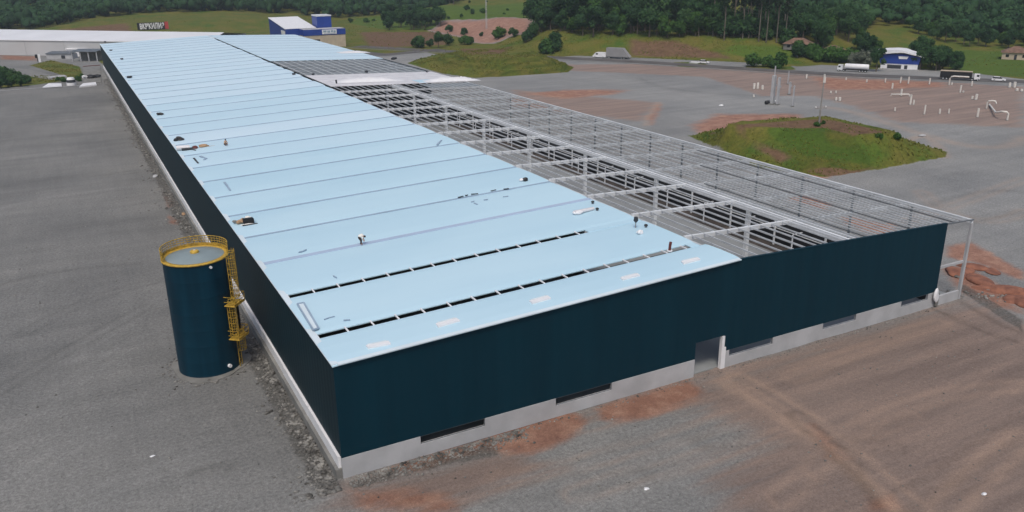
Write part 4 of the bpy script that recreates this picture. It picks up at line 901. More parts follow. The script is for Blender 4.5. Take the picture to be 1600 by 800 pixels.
# blue house with the curved white roof
P = Vector((271.0,159.7,0.01)); e = empty('blue_house', P, UA, 'blue and white house with a wavy white roof beside the road', 'house')
MB().box(-6.6, 6.6, 0, 9, 0, 2.0).build('lower_wall', M['white'], e)
MB().prism_y([(-7.0, 2.004), (6.9, 2.004), (7.4, 4.6), (3.0, 5.4), (0, 5.6), (-7.4, 5.3)], -.15, 9.1).build('upper_wall', M['blue'], e)
top = [(-9.2, 6.4), (-6, 6.95), (-2, 7.25), (1.2, 7.1), (3.5, 6.3), (6, 5.7), (8.6, 5.0)]
bot = [(8.5, 4.65), (6, 5.3), (3.5, 5.8), (1.2, 6.3), (-2, 6.1), (-6, 5.6), (-8.6, 5.35)]
MB().prism_y(bot[::-1]+top[::-1], -1.3, 9.6).build('roof', M['white'], e)
MB().prism_y([(-.6, 4.9), (-.3, 3.9), (2.6, 3.9), (3.0, 4.9)], -.35, -.16).build('sign_board', M['white'], e)
for x0, x1 in ((-4.2, .8), (1.9, 3.0)): MB().box(x0, x1, -.08, -.003, .1, 1.55).build('window', M['dark'], e)
MB().box(.95, 1.75, -.08, -.003, 0, 1.8).build('door', M['white'], e)
MB().box(-7.2, 7.2, -1.6, -.2, 0, .14).build('step', M['concrete'], e)
# blue commercial building beyond the hall
BX, BY_, BZ = (117.5,374.8,-0.04)
e = empty('blue_building', (BX, BY_, BZ), 0, 'beige and blue commercial building with a tower beyond the hall', 'building')
MB().box(-21.5, 0, 0, 9, 0, 6.3).build('front_wall', M['beige'], e)
MB().box(-21.6, .15, -.2, 9.1, 6.304, 9.2).build('parapet', M['blue'], e)
MB().box(-12.2, -.6+.0-4.0, -.36, -.203, 6.7, 8.95).build('sign_board', M['white'], e)
for k, (a, b, z0, z1) in enumerate(((-11.6, -9.9, 7.6, 8.6), (-9.5, -8.0, 7.4, 8.5), (-7.6, -6.5, 7.5, 8.6), (-6.2, -5.1, 7.3, 8.4), (-11.4, -5.4, 6.9, 7.1))):
    MB().box(a, b, -.40, -.363, z0, z1).build('sign_mark', M['seam'], e)
MB().box(-22, -13.5, -.12, -.003, 2.4, 4.3).build('window', M['dark'], e); MB().box(-21.4, -.1, .1, 8.9, 9.203, 9.3).build('flat_roof', M['concrete'], e)
MB().prism_y([(0, 0), (.0, 0)], 0, 1) if False else None
m = MB(); X0, X1, Y0, Y1 = -28.5, -12.5, 9.2, 46
m.add([(X0, Y0, 0), (X0, Y1, 0), (X0, Y1, 13.2), (X0, Y0, 9.4)], [(3, 2, 1, 0)]); m.add([(X0, Y0, 0), (X1, Y0, 0), (X1, Y0, 9.4), (X0, Y0, 9.4)], [(0, 1, 2, 3)])
m.add([(X1, Y0, 0), (X1, Y1, 0), (X1, Y1, 13.2), (X1, Y0, 9.4)], [(0, 1, 2, 3)]); m.add([(X0, Y1, 0), (X1, Y1, 0), (X1, Y1, 13.2), (X0, Y1, 13.2)], [(3, 2, 1, 0)]); m.build('hall_wall', M['blue'], e)
MB().add([(X0-.3, Y0, 9.55), (X1, Y0, 9.55), (X1, Y1, 13.4), (X0-.3, Y1, 13.4), (X0-.3, Y0, 9.3), (X1, Y0, 9.3), (X1, Y1, 13.15), (X0-.3, Y1, 13.15)], [(0, 1, 2, 3), (7, 6, 5, 4), (4, 5, 1, 0), (5, 6, 2, 1), (6, 7, 3, 2), (7, 4, 0, 3)]).build('hall_roof', M['white'], e)
MB().box(X0-.06, X0-.003, Y0+1.5, Y0+10, 6.3, 8.4).build('window', M['white'], e)
MB().box(-11.8, -4.2, 9.3, 19, 0, 15.0).build('tower', M['blue'], e); MB().box(-12, -4.0, 9.2, 19.1, 15.003, 15.6).build('tower_cap', M['steel_wh'], e)
# white warehouse behind the left rear corner
WP = [(-122, 502), (46, 353.5), (58, 380), (-98, 525)]       # front left, front right, ridge right, ridge left
e = empty('white_warehouse', (-122, 502, 0), 0, 'low white warehouse with pale grey wall behind the far left corner', 'warehouse')
lw = [(x+122, y-502) for x, y in WP]; rear = [(lw[2][0]+14, lw[2][1]+20), (lw[3][0]+20, lw[3][1]+22)]
pale = mat('pale_cladding', (.50, .51, .53), .6, .08, .1)
MB().prism([lw[0], lw[1], (lw[1][0]+.2, lw[1][1]+.3), (lw[0][0]+.2, lw[0][1]+.3)], 0, 7.1).build('front_wall', pale, e)
MB().prism([lw[1], lw[2], rear[0], rear[1], lw[3], lw[0], (lw[0][0]+.4, lw[0][1]+.6), (lw[1][0]-.2, lw[1][1]+.6)], .003, 7.0).build('rear_wall', M['concrete'], e)
def p3(q, z, o=0): return (q[0], q[1]+o, z)
MB().add([p3(lw[0], 7.2, -.5), p3(lw[1], 7.2, -.5), p3(lw[2], 9.5), p3(lw[3], 9.5), p3(rear[0], 7.3), p3(rear[1], 7.3)], [(0, 1, 2, 3), (3, 2, 4, 5)]).build('roof', mat('white_roof', (.72, .74, .78), .6, .08, .08), e)
d = Vector((168, -148.5, 0)).normalized()
MB().bar(p3(lw[0], 7.15, -.35), p3(lw[1], 7.15, -.35), .25, .3).build('gutter', M['white'], e)
for k in range(10):
    q = Vector((lw[0][0], lw[0][1], 0)).lerp(Vector((lw[1][0], lw[1][1], 0)), (k+.5)/10)+Vector((-.05, -.05, 0)); MB().bar(q, q+Vector((0, 0, 7)), .14, .1).build('panel_joint', M['concrete'], e)
# small sheds and yard clutter at the far left corner
def shed(px0, px1, py, h, dep, mt, rmt, label, openf=False):
    A_ = Vector(G3F[px0, py]); B_ = Vector(G3F[px1, py]); c = (A_+B_)/2; Lx = (B_-A_).length/2
    e = empty('shed', c, math.atan2(B_.y-A_.y, B_.x-A_.x), label, 'shed')
    if openf:
        for sx in (-1, -.33, .33, 1): MB().box(sx*Lx-.2, sx*Lx+.2, 0, .4, 0, h).build('post', M['concrete'], e)
        MB().box(-Lx, Lx, dep-.3, dep, 0, h).build('wall', M[mt], e)
    else: MB().box(-Lx, Lx, 0, dep, 0, h).build('wall', M[mt], e)
    MB().add([(-Lx-.3, -.4, h+.02), (Lx+.3, -.4, h+.02), (Lx+.3, dep+.3, h+.62), (-Lx-.3, dep+.3, h+.62), (-Lx-.3, -.4, h+.25), (Lx+.3, -.4, h+.25), (Lx+.3, dep+.3, h+.85), (-Lx-.3, dep+.3, h+.85)], [(3, 2, 1, 0), (4, 5, 6, 7), (0, 1, 5, 4), (1, 2, 6, 5), (2, 3, 7, 6), (3, 0, 4, 7)]).build('roof', M[rmt], e)
    if not openf: MB().box(Lx*.2, Lx*.5, -.06, -.003, .1, h*.7).build('door', M['dark'], e)
G3F = {(73, 92): (-21.0,395.9,-0.01), (112, 92): (-10.7,389.0,-0.00), (105, 88): (-12.3,403.1,0.02), (140, 88): (-2.8,396.7,0.03), (114, 96): (-10.5,376.3,-0.01), (152, 96): (-0.7,369.9,-0.01)}
shed(73, 112, 92, 2.2, 5, 'concrete', 'steel_dk', 'low pale shed with dark eaves in front of the white warehouse')
shed(105, 140, 88, 3.2, 6, 'white', 'white', 'white roofed shed against the white warehouse')
shed(114, 152, 96, 4.2, 6, 'concrete_dk', 'steel_dk', 'open grey shed with posts beside the far left hall corner', True)
x, y, z, h = (-24.2,382.4,-0.03,3.42); e = empty('gate_post', (x, y, z), 0, 'white post with dark side standing on red earth at far left', 'post')
MB().box(-.1, .9, -.4, .4, 0, h).build('post', M['white'], e); MB().box(-1.2, -.11, -.4, .4, h*.55, h).box(-.5, -.11, -.3, .3, 0, h*.54).build('panel', M['black'], e)
def slab4(name, P4, th, mt, label, cat, trim=None):
    P4 = [Vector(p) for p in P4]; c = sum(P4, Vector())/4; e = empty(name, c, 0, label, cat)
    t = [p-c+Vector((0, 0, th)) for p in P4]; b_ = [p-c+Vector((0, 0, -.1)) for p in P4]
    MB().add(t+b_, [(0, 1, 2, 3), (7, 6, 5, 4), (0, 4, 5, 1), (1, 5, 6, 2), (2, 6, 7, 3), (3, 7, 4, 0)]).build('slab', M[mt], e)
    if trim: MB().bar(t[0]+Vector((0, 0, .12)), t[1]+Vector((0, 0, .12)), .5, .22).build('edge_beam', M[trim], e)
slab4('concrete_pad', [(-7.3,348.1,-0.00), (-0.5,349.2,-0.00), (-3.4,289.0,-0.00), (-9.2,288.7,-0.00)], .25, 'concrete_dk', 'grey concrete pad beside the far part of the hall wall', 'slab', 'red')
slab4('white_sheet', [(-20.7,293.9,-0.00), (-16.5,291.3,-0.00), (-16.5,283.5,-0.00), (-22.6,283.6,-0.00)], .45, 'white', 'white flat sheet lying by the dark bushes on the left', 'sheet')
slab4('white_sheet', [(-9.5,286.9,-0.00), (-5.2,288.1,-0.00), (-5.3,280.3,-0.00), (-11.0,278.2,-0.00)], .45, 'white', 'white flat sheet below the concrete pad', 'sheet')
slab4('pale_sheet', [(-21.5,317.7,-0.00), (-15.2,320.5,-0.00), (-14.1,315.3,-0.00), (-20.8,312.9,-0.00)], .3, 'concrete', 'pale board lying on the grass left of the water barrel', 'sheet')
x, y, z, h = (-13.3,287.3,-0.00,2.77); e = empty('water_barrel', (x, y, z), 0, 'white barrel with a dark band beside the concrete pad', 'barrel')
MB().tube([(0, 0, 0), (0, 0, h*.35)], 1.6, 16).build('barrel', M['white'], e); MB().tube([(0, 0, h*.352), (0, 0, h*.72)], 1.5, 16).build('band', M['dark'], e); MB().tube([(0, 0, h*.722), (0, 0, h)], [1.4, 1.1], 16).build('lid', M['white'], e)
P = (-6.2,303.5,-0.00); e = empty('scrap_heap', P, 0, 'heap of white and black scrap on the concrete pad', 'scrap heap')
for k in range(5): MB().lump((random.uniform(-2.5, 2.5), random.uniform(-1, 1), .75), random.uniform(.6, 1.1), 60+k, 2, .4, (1.3, .8, .7)).build('scrap', M[('white', 'black', 'dark', 'white', 'black')[k]], e)
tag(ribbon('kerb', [(-47.4,284.7,0.00), (-35.8,282.8,0.00), (-26.0,283.9,-0.00), (-15.9,283.1,-0.00), (-9.6,283.0,-0.00)], .7, M['concrete'], .22, 60), kind='structure')
tag(ribbon('dirt_track', [(-49.8,389.8,0.02), (-39.0,366.5,-0.04), (-28.9,343.9,-0.00), (-21.9,320.3,-0.00), (-11.2,300.2,-0.00)], 7, M['concrete_dk'], .05, 60), kind='structure')
# houses in the trees
def hip_house(P, L_, D_, h, rz, wmt, rmt, label):
    e = empty('cottage', P, rz, label, 'house')
    MB().box(-L_/2, L_/2, -D_/2, D_/2, 0, h).build('wall', M[wmt], e)
    a, b = L_/2+.6, D_/2+.6; r = max(L_/2-D_/2, .3)
    MB().add([(-a, -b, h), (a, -b, h), (a, b, h), (-a, b, h), (-r, 0, h+2.4), (r, 0, h+2.4)], [(3, 2, 1, 0), (0, 1, 5, 4), (1, 2, 5), (2, 3, 4, 5), (3, 0, 4)]).build('roof', M[rmt], e)
    MB().box(-.5, .45, -D_/2-.06, -D_/2-.003, .05, 2.1).build('door', M['dark'], e)
    for x in (-L_*.3, L_*.3): MB().box(x-.6, x+.6, -D_/2-.06, -D_/2-.003, 1, 2.1).build('window', M['glass'], e)
hip_house((273.6,194.8,0.82), 10, 8, 3.0, UA, 'beige', 'tile', 'small pale house with brown tiled roof above the tanker truck')
hip_house((264.8,205.8,4.11), 11, 7, 2.4, UA, 'concrete_dk', 'tile', 'brown roofed house half hidden by trees at the grove end')
hip_house((338.3,155.9,0.20), 10, 8, 2.8, UA, 'beige', 'tile', 'small house with tiled roof at the right edge of the meadow')
# banner on the grass hill: black, white letters, red end
x, y, z, h = (40.4,535.3,1.74,4.76); e = empty('hill_banner', (x, y, z), R_(-2), 'long black banner with white letters and red end on the grass hill', 'banner')
Lb = 18.6; hb = h
MB().box(-Lb/2, Lb/2-2.2, -.1, .1, .4, hb).build('cloth', M['black'], e); MB().box(Lb/2-2.197, Lb/2, -.1, .1, .5, hb+.2).build('red_panel', M['redbanner'], e)
for x0 in (-Lb/2+.2, -3, 3, Lb/2-.3): MB().box(x0-.08, x0+.08, .103, .25, 0, hb).build('stake', M['wood'], e)
fc = bpy.data.curves.new('lettering', 'FONT'); fc.body = "BKP'K\u0418\u041b\u0418\u0417"; fc.extrude = .03; fc.size = 1; fc.offset = .03; fc.materials.append(M['white'])
fo = bpy.data.objects.new('lettering', fc); COL.objects.link(fo); bpy.context.view_layer.update()
dg = bpy.context.evaluated_depsgraph_get(); lm = bpy.data.meshes.new_from_object(fo.evaluated_get(dg)); bpy.data.objects.remove(fo)
vv = np.array([v_.co[:] for v_ in lm.vertices]); mn, mx = vv.min(0), vv.max(0)
lo = link('lettering', lm, e); sx = 14.6/(mx[0]-mn[0]); sy = (hb-.9)/(mx[1]-mn[1])
lo.rotation_euler = (R_(90), 0, 0); lo.scale = (sx, sy, 1); lo.location = (-Lb/2+1.5-mn[0]*sx, -.12, .7-mn[1]*sy)

# ------------------------------------------------------------------ poles, precast columns, pipes in the yard
x, y, z, h = (133.1,72.5,5.85,11.21); e = empty('utility_pole', (x, y, z-.3), 0, 'tall grey pole on top of the grassy mound', 'pole')
MB().tube([(0, 0, 0), (0, 0, h*.36), (.05, 0, h)], [.20, .17, .11], 10).build('shaft', M['wood'], e)
MB().bar((-1.5, .3, h*.335), (1.5, -.3, h*.335), .18, .18).build('crossarm', M['wood'], e)
MB().tube([(.05, 0, h*.84), (.05, 0, h+.02)], .20, 10).build('cap', M['pipe'], e)
for s in (-1.3, 1.3): MB().tube([(s, -s*.2, h*.335+.1), (s, -s*.2, h*.335+.45)], .12, 8).build('insulator', M['white'], e)
x, y, z = (207.9,392.0,3.85); e = empty('radio_mast', (x, y, z-.5), 0, 'slender grey lattice mast standing on the red earth', 'mast')
m = MB(); Hm = 30
for k in range(3):
    a = 2*math.pi*k/3; m.tube([(.5*math.cos(a), .5*math.sin(a), 0), (.3*math.cos(a), .3*math.sin(a), Hm)], .06, 6)
m.build('leg', M['steel'], e); b_ = MB()
for i in range(30):
    for k in range(3):
        a, c = 2*math.pi*(k+i)/3, 2*math.pi*(k+i+1)/3; r0 = .5-.15*i/34; b_.bar((r0*math.cos(a), r0*math.sin(a), i), (r0*math.cos(c), r0*math.sin(c), i+1), .045, .045)
b_.build('brace', M['steel'], e)
def precast(V, wd, label, corbel=True):
    x, y, z, h = V; e = empty('precast_column', (x, y, z), R_(20), label, 'column', 'precast columns standing in the yard')
    MB().box(-wd/2, wd/2, -wd*.35, wd*.35, 0, h).build('shaft', M['concrete'], e)
    MB().box(-wd*.9, wd*.9, -wd*.6, wd*.6, 0, .35).build('base', M['concrete_dk'], e)
    if corbel: MB().box(wd/2+.003, wd*.5+.7, -wd*.3, wd*.3, h*.62, h*.62+.6).build('corbel', M['concrete'], e)
precast((169.6,123.5,0.02,8.45), 1.25, 'thickest grey precast column, left of the yard group')
precast((170.1,121.9,0.01,8.05), .8, 'grey precast column just right of the thickest one')
precast((202.6,156.1,0.04,5.90), .42, 'thin pale column rising above the thickest one', False)
precast((204.3,151.4,0.03,4.55), .42, 'thin pale column at the back of the yard group', False)
precast((187.8,134.5,-0.00,4.03), .7, 'short grey column at the right of the yard group')
precast((171.6,117.3,-0.04,6.12), .5, 'slim pale column nearest the mound in the yard group', False)
MBv = Vector((168.5,124.2,0.02)); e = empty('black_barrel', MBv, 0, 'black barrel lying at the foot of the thickest precast column', 'barrel')
MB().tube([(-.8, 0, .55), (-.6, 0, .55), (.6, 0, .55), (.8, 0, .55)], [.45, .6, .6, .45], 14).build('body', M['black'], e); MB().tube([(-.1, 0, .55), (.1, 0, .55)], .63, 14).build('hoop', M['dark'], e)
PIPES = [
 ((220.5,158.4,0.05,1.59), .34, 'white pipe stub standing alone right of the yard columns'),
 ((217.2,146.9,0.03,2.19), .30, 'short pipe stub standing directly behind the utility pole'),
 ((229.6,148.7,0.04,0.90), .30, 'faint pipe stub in front of the tanker truck'), ((230.4,140.5,0.03,1.10), .30, 'faint pipe stub below the tanker truck rear'),
 ((235.6,137.1,0.03,1.53), .26, 'leaning white pipe stub below the blue house'), ((225.3,126.0,-0.01,1.88), .34, 'white pipe stub on red earth, left of the twin stubs'),
 ((238.7,133.4,0.02,2.17), .30, 'left one of the twin white stubs below the blue house'), ((239.5,130.9,0.04,2.38), .30, 'right one of the twin white stubs below the blue house'),
 ((244.1,126.2,0.03,2.15), .30, 'white stub left of the tall bent pipe'), ((235.8,109.0,0.03,2.42), .32, 'white stub below the cargo truck, with a low stump beside it'),
 ((236.6,108.5,0.04,0.61), .34, 'low stump right of the stub under the cargo truck'), ((251.9,116.1,-0.00,1.69), .34, 'white stub under the white cab of the cargo truck'),
 ((248.9,121.3,0.03,0.85), .34, 'low stump at the foot of the tall bent pipe'),
 ((227.3,97.8,-0.00,1.73), .50, 'thick pale stub in the middle right of the yard'), ((227.4,99.1,0.01,0.97), .40, 'squat stub left of the thick pale stub'),
 ((202.7,101.7,0.02,2.99), .36, 'tall white stub where the level pipe ends'), ((203.5,101.2,0.01,1.50), .32, 'short stub right of the tall white stub'),
 ((192.3,89.2,0.01,2.64), .28, 'slender tall stub in the near yard row'), ((196.7,87.7,-0.00,1.41), .30, 'second stub of the near yard row'),
 ((198.7,86.4,0.02,1.41), .26, 'third and faintest stub of the near yard row'), ((190.3,97.1,-0.08,1.08), .28, 'faint lone stub left of the near yard row'),
 ((200.9,79.4,-0.03,2.42), .36, 'stub standing by itself left of the long bent pipe'),
 ((200.9,129.6,-0.01,0.81), .3, 'left of two tiny stubs near the utility pole'), ((202.2,128.7,0.01,0.81), .34, 'right of two tiny stubs near the utility pole'),
 ((191.1,118.7,0.01,0.97), .42, 'left of two round white stubs right of the utility pole'), ((191.1,117.3,0.01,1.16), .46, 'right of two round white stubs right of the utility pole'),
 ((259.4,107.9,-0.00,1.67), .5, 'left stub of the cluster at the right edge of the yard'), ((260.8,107.1,-0.01,1.88), .55, 'tallest stub of the cluster at the right edge'),
 ((254.6,102.3,0.01,0.82), .55, 'low stump of the cluster at the right edge'), ((254.7,100.8,-0.01,0.81), .5, 'low stump furthest right in the yard'),
 ((187.3,149.7,0.00,1.90), .48, 'left of three thick pale stubs left of the yard columns'), ((188.3,149.1,0.00,2.11), .50, 'middle of three thick pale stubs left of the yard columns'),
 ((188.6,147.2,0.00,1.47), .50, 'right of three thick pale stubs left of the yard columns'), ((174.7,136.5,-0.00,0.80), .36, 'small white stump below the three thick stubs'),
]
for (x, y, z, h), r, lb in PIPES:
    r *= .78
    e = empty('pipe_stub', (x, y, z), random.uniform(0, 6), lb, 'pipe stub', 'white pipe stubs in the yard')
    MB().tube([(0, 0, -.05), (0, 0, h*.6), (random.uniform(-.08, .08), 0, h)], [r, r, r*.94], 12).build('pipe', M['pipe'], e)
    MB().tube([(0, 0, 0), (0, 0, .12)], r*1.5, 12).build('collar', M['concrete_dk'], e)
def bent(base, pts, r, label):
    r *= .78
    b = Vector(base[:3]); e = empty('bent_pipe', b, 0, label, 'pipe', 'bent pipes in the yard')
    MB().tube([Vector(p)-b for p in pts], r, 10).build('pipe', M['pipe'], e); MB().tube([(0, 0, 0), (0, 0, .12)], r*1.6, 12).build('collar', M['concrete_dk'], e)
dR = Vector((math.cos(UA), math.sin(UA), 0))
x, y, z, h = (248.3,121.8,0.03,2.98); b = Vector((x, y, z)); bent(b, [b, b+Vector((0, 0, h*.75)), b+dR*.35+Vector((0, 0, h*.95)), b+dR*1.0+Vector((0, 0, h)), b+dR*5.6+Vector((0, 0, h))], .34, 'tall bent white pipe in front of the cargo truck')
x, y, z, h = (215.6,86.6,-0.08,2.36); b = Vector((x, y, z)); bent(b, [b, b+Vector((0, 0, h*.8)), b+dR*.3+Vector((0, 0, h*.97)), b+dR*1.1+Vector((0, 0, h)), b+dR*1.9+Vector((0, 0, h*.97)), b+dR*2.2+Vector((0, 0, h*.65))], .28, 'hook shaped white pipe at the start of the long bent pipe')
x, y, z, h = (202.9,72.4,0.01,2.20); b = Vector((x, y, z)); q = Vector((221.1,89.4,-0.03)); bent(b, [b, b+Vector((0, 0, h*.8)), b-dR*.4+Vector((0, 0, h)), b-dR*1.6+Vector((0, 0, h)), (b-dR*2.4)*.8+q*.2+Vector((0, 0, h*.5)), q+Vector((0, 0, .3))], .32, 'long bent white pipe sloping across the right of the yard')
q0, q1 = Vector((212.2,116.0,0.02)), Vector((215.8,112.1,0.03)); h = 2.6; b = q1; bent(b, [b, b+Vector((0, 0, .6)), b+(q0-b)*.06+Vector((0, 0, .75)), q0+Vector((0, 0, .55)), q0+Vector((0, 0, .1))], .26, 'level white pipe lying low across the middle of the yard')
x, y, z, h = (215.0,114.5,-0.01,2.18); e = empty('pipe_stub', (x, y, z), 0, 'white stub rising from behind the level pipe', 'pipe stub', 'white pipe stubs in the yard')
MB().tube([(0, 0, 0), (0, 0, h)], .28, 12).build('pipe', M['pipe'], e); MB().tube([(0, 0, 0), (0, 0, .12)], .42, 12).build('collar', M['concrete_dk'], e)

# ------------------------------------------------------------------ trees
def crown_mesh(name, mt, seed, rx, rz_, zc, lobes, leaves, leaf, core=.62, flat=1.0):
    rg = np.random.default_rng(seed); V = []; F = []; T = []; n = 0
    ctr = []
    for i in range(lobes):
        u = rg.normal(size=3); u /= np.linalg.norm(u); q = rg.uniform(.25, .78)
        c = np.array([u[0]*rx*q, u[1]*rx*q, zc+u[2]*rz_*q]); r = rx*rg.uniform(.30, .52); ctr.append((c, r))
        vs, fs = ICO[1]; k = rg.normal(size=(3, 3))*2; d = 1+.22*np.sin(vs@k.T).sum(1)/1.5
        P = vs*(d*r*core)[:, None]*[1, 1, flat]+c; V.append(P); F.append(np.array(fs)+n); n += len(P); T.append(np.full(len(fs), rg.uniform(.02, .25)))
        m = leaves//lobes; dirs = rg.normal(size=(m, 3)); dirs[:, 2] = dirs[:, 2]*.9+.25; dirs /= np.linalg.norm(dirs, axis=1)[:, None]
        p = c+dirs*r*rg.uniform(.62, 1.10, (m, 1))*[1, 1, flat]
        nrm = dirs+rg.normal(size=(m, 3))*.55; nrm /= np.linalg.norm(nrm, axis=1)[:, None]
        t = np.cross(nrm, rg.normal(size=(m, 3))); t /= np.linalg.norm(t, axis=1)[:, None]; b = np.cross(nrm, t)
        s = leaf*rg.uniform(.6, 1.3, (m, 1)); tri = np.stack([p+t*s, p-t*s*.6+b*s*.8, p-t*s*.5-b*s*.8], 1).reshape(-1, 3)
        V.append(tri); F.append(np.arange(m*3).reshape(m, 3)+n); n += m*3
        T.append(np.clip(rg.normal(.5, .18, m)+rg.uniform(-.22, .22), 0, 1))
    return np_mesh(name, np.concatenate(V), np.concatenate(F), mt, np.concatenate(T)), ctr
def trunk_mb(h, r, ctr, lean=.3, seed=0, limbs=5):
    rg = random.Random(seed); m = MB(); a = rg.uniform(-lean, lean); b = rg.uniform(-lean, lean)
    m.tube([(0, 0, -.5), (a*.2, b*.2, h*.35), (a*.6, b*.5, h*.7), (a, b, h)], [r*1.25, r, r*.75, r*.3], 7)
    for c, rr in ctr[:limbs]:
        z0 = h*rg.uniform(.4, .75); m.tube([(a*.4, b*.4, z0), (a*.4+(c[0]-a)*.5, b*.4+(c[1]-b)*.5, z0+(c[2]-z0)*.6), tuple(c)], [r*.5, r*.3, r*.12], 5)
    return m
PROTO = {}
def tree_proto(key, name, mt, bark, seed, rx, rz_, zc, lobes, leaves, leaf, h, r, **kw):
    me, ctr = crown_mesh('crown', M[mt], seed, rx, rz_, zc, lobes, leaves, leaf, **kw)
    tm = trunk_mb(h, r, ctr, seed=seed)
    def make(loc, rz, sc, label, group, cat='tree'):
        e = empty(name, loc, rz, label, cat, group); e.scale = sc
        link('crown', me, e); o = bpy.data.objects.new('trunk', tmesh); COL.objects.link(o); o.parent = e
        return e
    to = tm.build('trunk', M[bark]); tmesh = to.data; bpy.data.objects.remove(to)
    PROTO[key] = make
for k in range(5): tree_proto('broad%d' % k, 'broadleaf_tree', 'leaf', 'bark', 100+k, 5.0, 5.9, 7.3, 16, 2700, .42, 9.0, .32)
for k in range(3): tree_proto('bright%d' % k, 'broadleaf_tree', 'leaf_bright', 'bark', 120+k, 4.6, 4.9, 5.4, 13, 2200, .40, 7.0, .26)
for k in range(4): tree_proto('euca%d' % k, 'eucalyptus_tree', 'leaf_euca', 'bark_pale', 140+k, 2.6, 7.0, 18.5, 12, 1300, .40, 24.0, .24, core=.4)
for k in range(3): tree_proto('bush%d' % k, 'bush', 'leaf', 'bark', 160+k, 2.0, 1.5, 1.5, 9, 1100, .24, 1.6, .12)
for k in range(2): tree_proto('gbush%d' % k, 'bush', 'leaf_bright', 'bark', 170+k, 2.0, 1.4, 1.3, 9, 1000, .24, 1.5, .12)
tree_proto('pale', 'bush', 'leaf_pale', 'bark_pale', 180, 2.2, 2.0, 2.0, 10, 900, .26, 2.2, .12)
def plant(kind, P, sc, label, group=None, cat='tree', rz=None):
    z = tz(P[0], P[1])
    return PROTO[kind]((P[0], P[1], z-.15), random.uniform(0, 6.28) if rz is None else rz, (sc*random.uniform(.92, 1.08), sc*random.uniform(.92, 1.08), sc*random.uniform(.94, 1.1)), label, group, cat)
# the grove above the embankment
rg = random.Random(5)
GR0 = [Vector(p) for p in ((198.7,316.8,6.30), (208.0,294.1,7.66), (221.0,280.2,7.96), (232.6,265.5,8.08), (243.8,251.2,7.93), (248.5,240.0,7.89))]
EU0 = [Vector(p) for p in ((247.3,241.1,7.88), (253.2,231.7,7.40), (257.9,220.6,6.58), (264.2,209.8,5.44))]
def along(P, t):
    t = t*(len(P)-1); i = min(int(t), len(P)-2); return P[i].lerp(P[i+1], t-i)
vd = lambda p: Vector((p.x+15.2, p.y+59.6, 0)).normalized()
for row, (n, back, s0) in enumerate(((20, 0, .95), (17, 11, 1.45), (14, 26, 1.75), (12, 44, 2.0))):
    for i in range(n):
        p = along(GR0, (i+rg.uniform(.15, .85))/n); p = p+vd(p)*(back+rg.uniform(-4, 4))
        kd = 'broad%d' % rg.randrange(5) if rg.random() > (.42 if row == 0 else .2) else 'bright%d' % rg.randrange(3)
        plant(kd, p, s0*rg.uniform(.85, 1.2), 'dense green tree of the dark grove on the grassy embankment', 'grove trees on the embankment')
for row, (n, back) in enumerate(((9, 0), (9, 9), (9, 20), (9, 34))):
    for i in range(n):
        p = along(EU0, (i+rg.uniform(.1, .9))/n); p = p+vd(p)*(back+rg.uniform(-3, 3))
        plant('euca%d' % rg.randrange(4), p, rg.uniform(.9, 1.15), 'tall slim eucalyptus with bare pale trunk, right of the dark grove', 'eucalyptus stand')
# low undergrowth between the trunks
for i in range(44):
    p = along(EU0, rg.random()); p = p+vd(p)*rg.uniform(1, 34); plant('bush%d' % rg.randrange(3), p, rg.uniform(1.6, 3.6), 'dark undergrowth bush among the eucalyptus trunks', 'undergrowth bushes', 'bush')
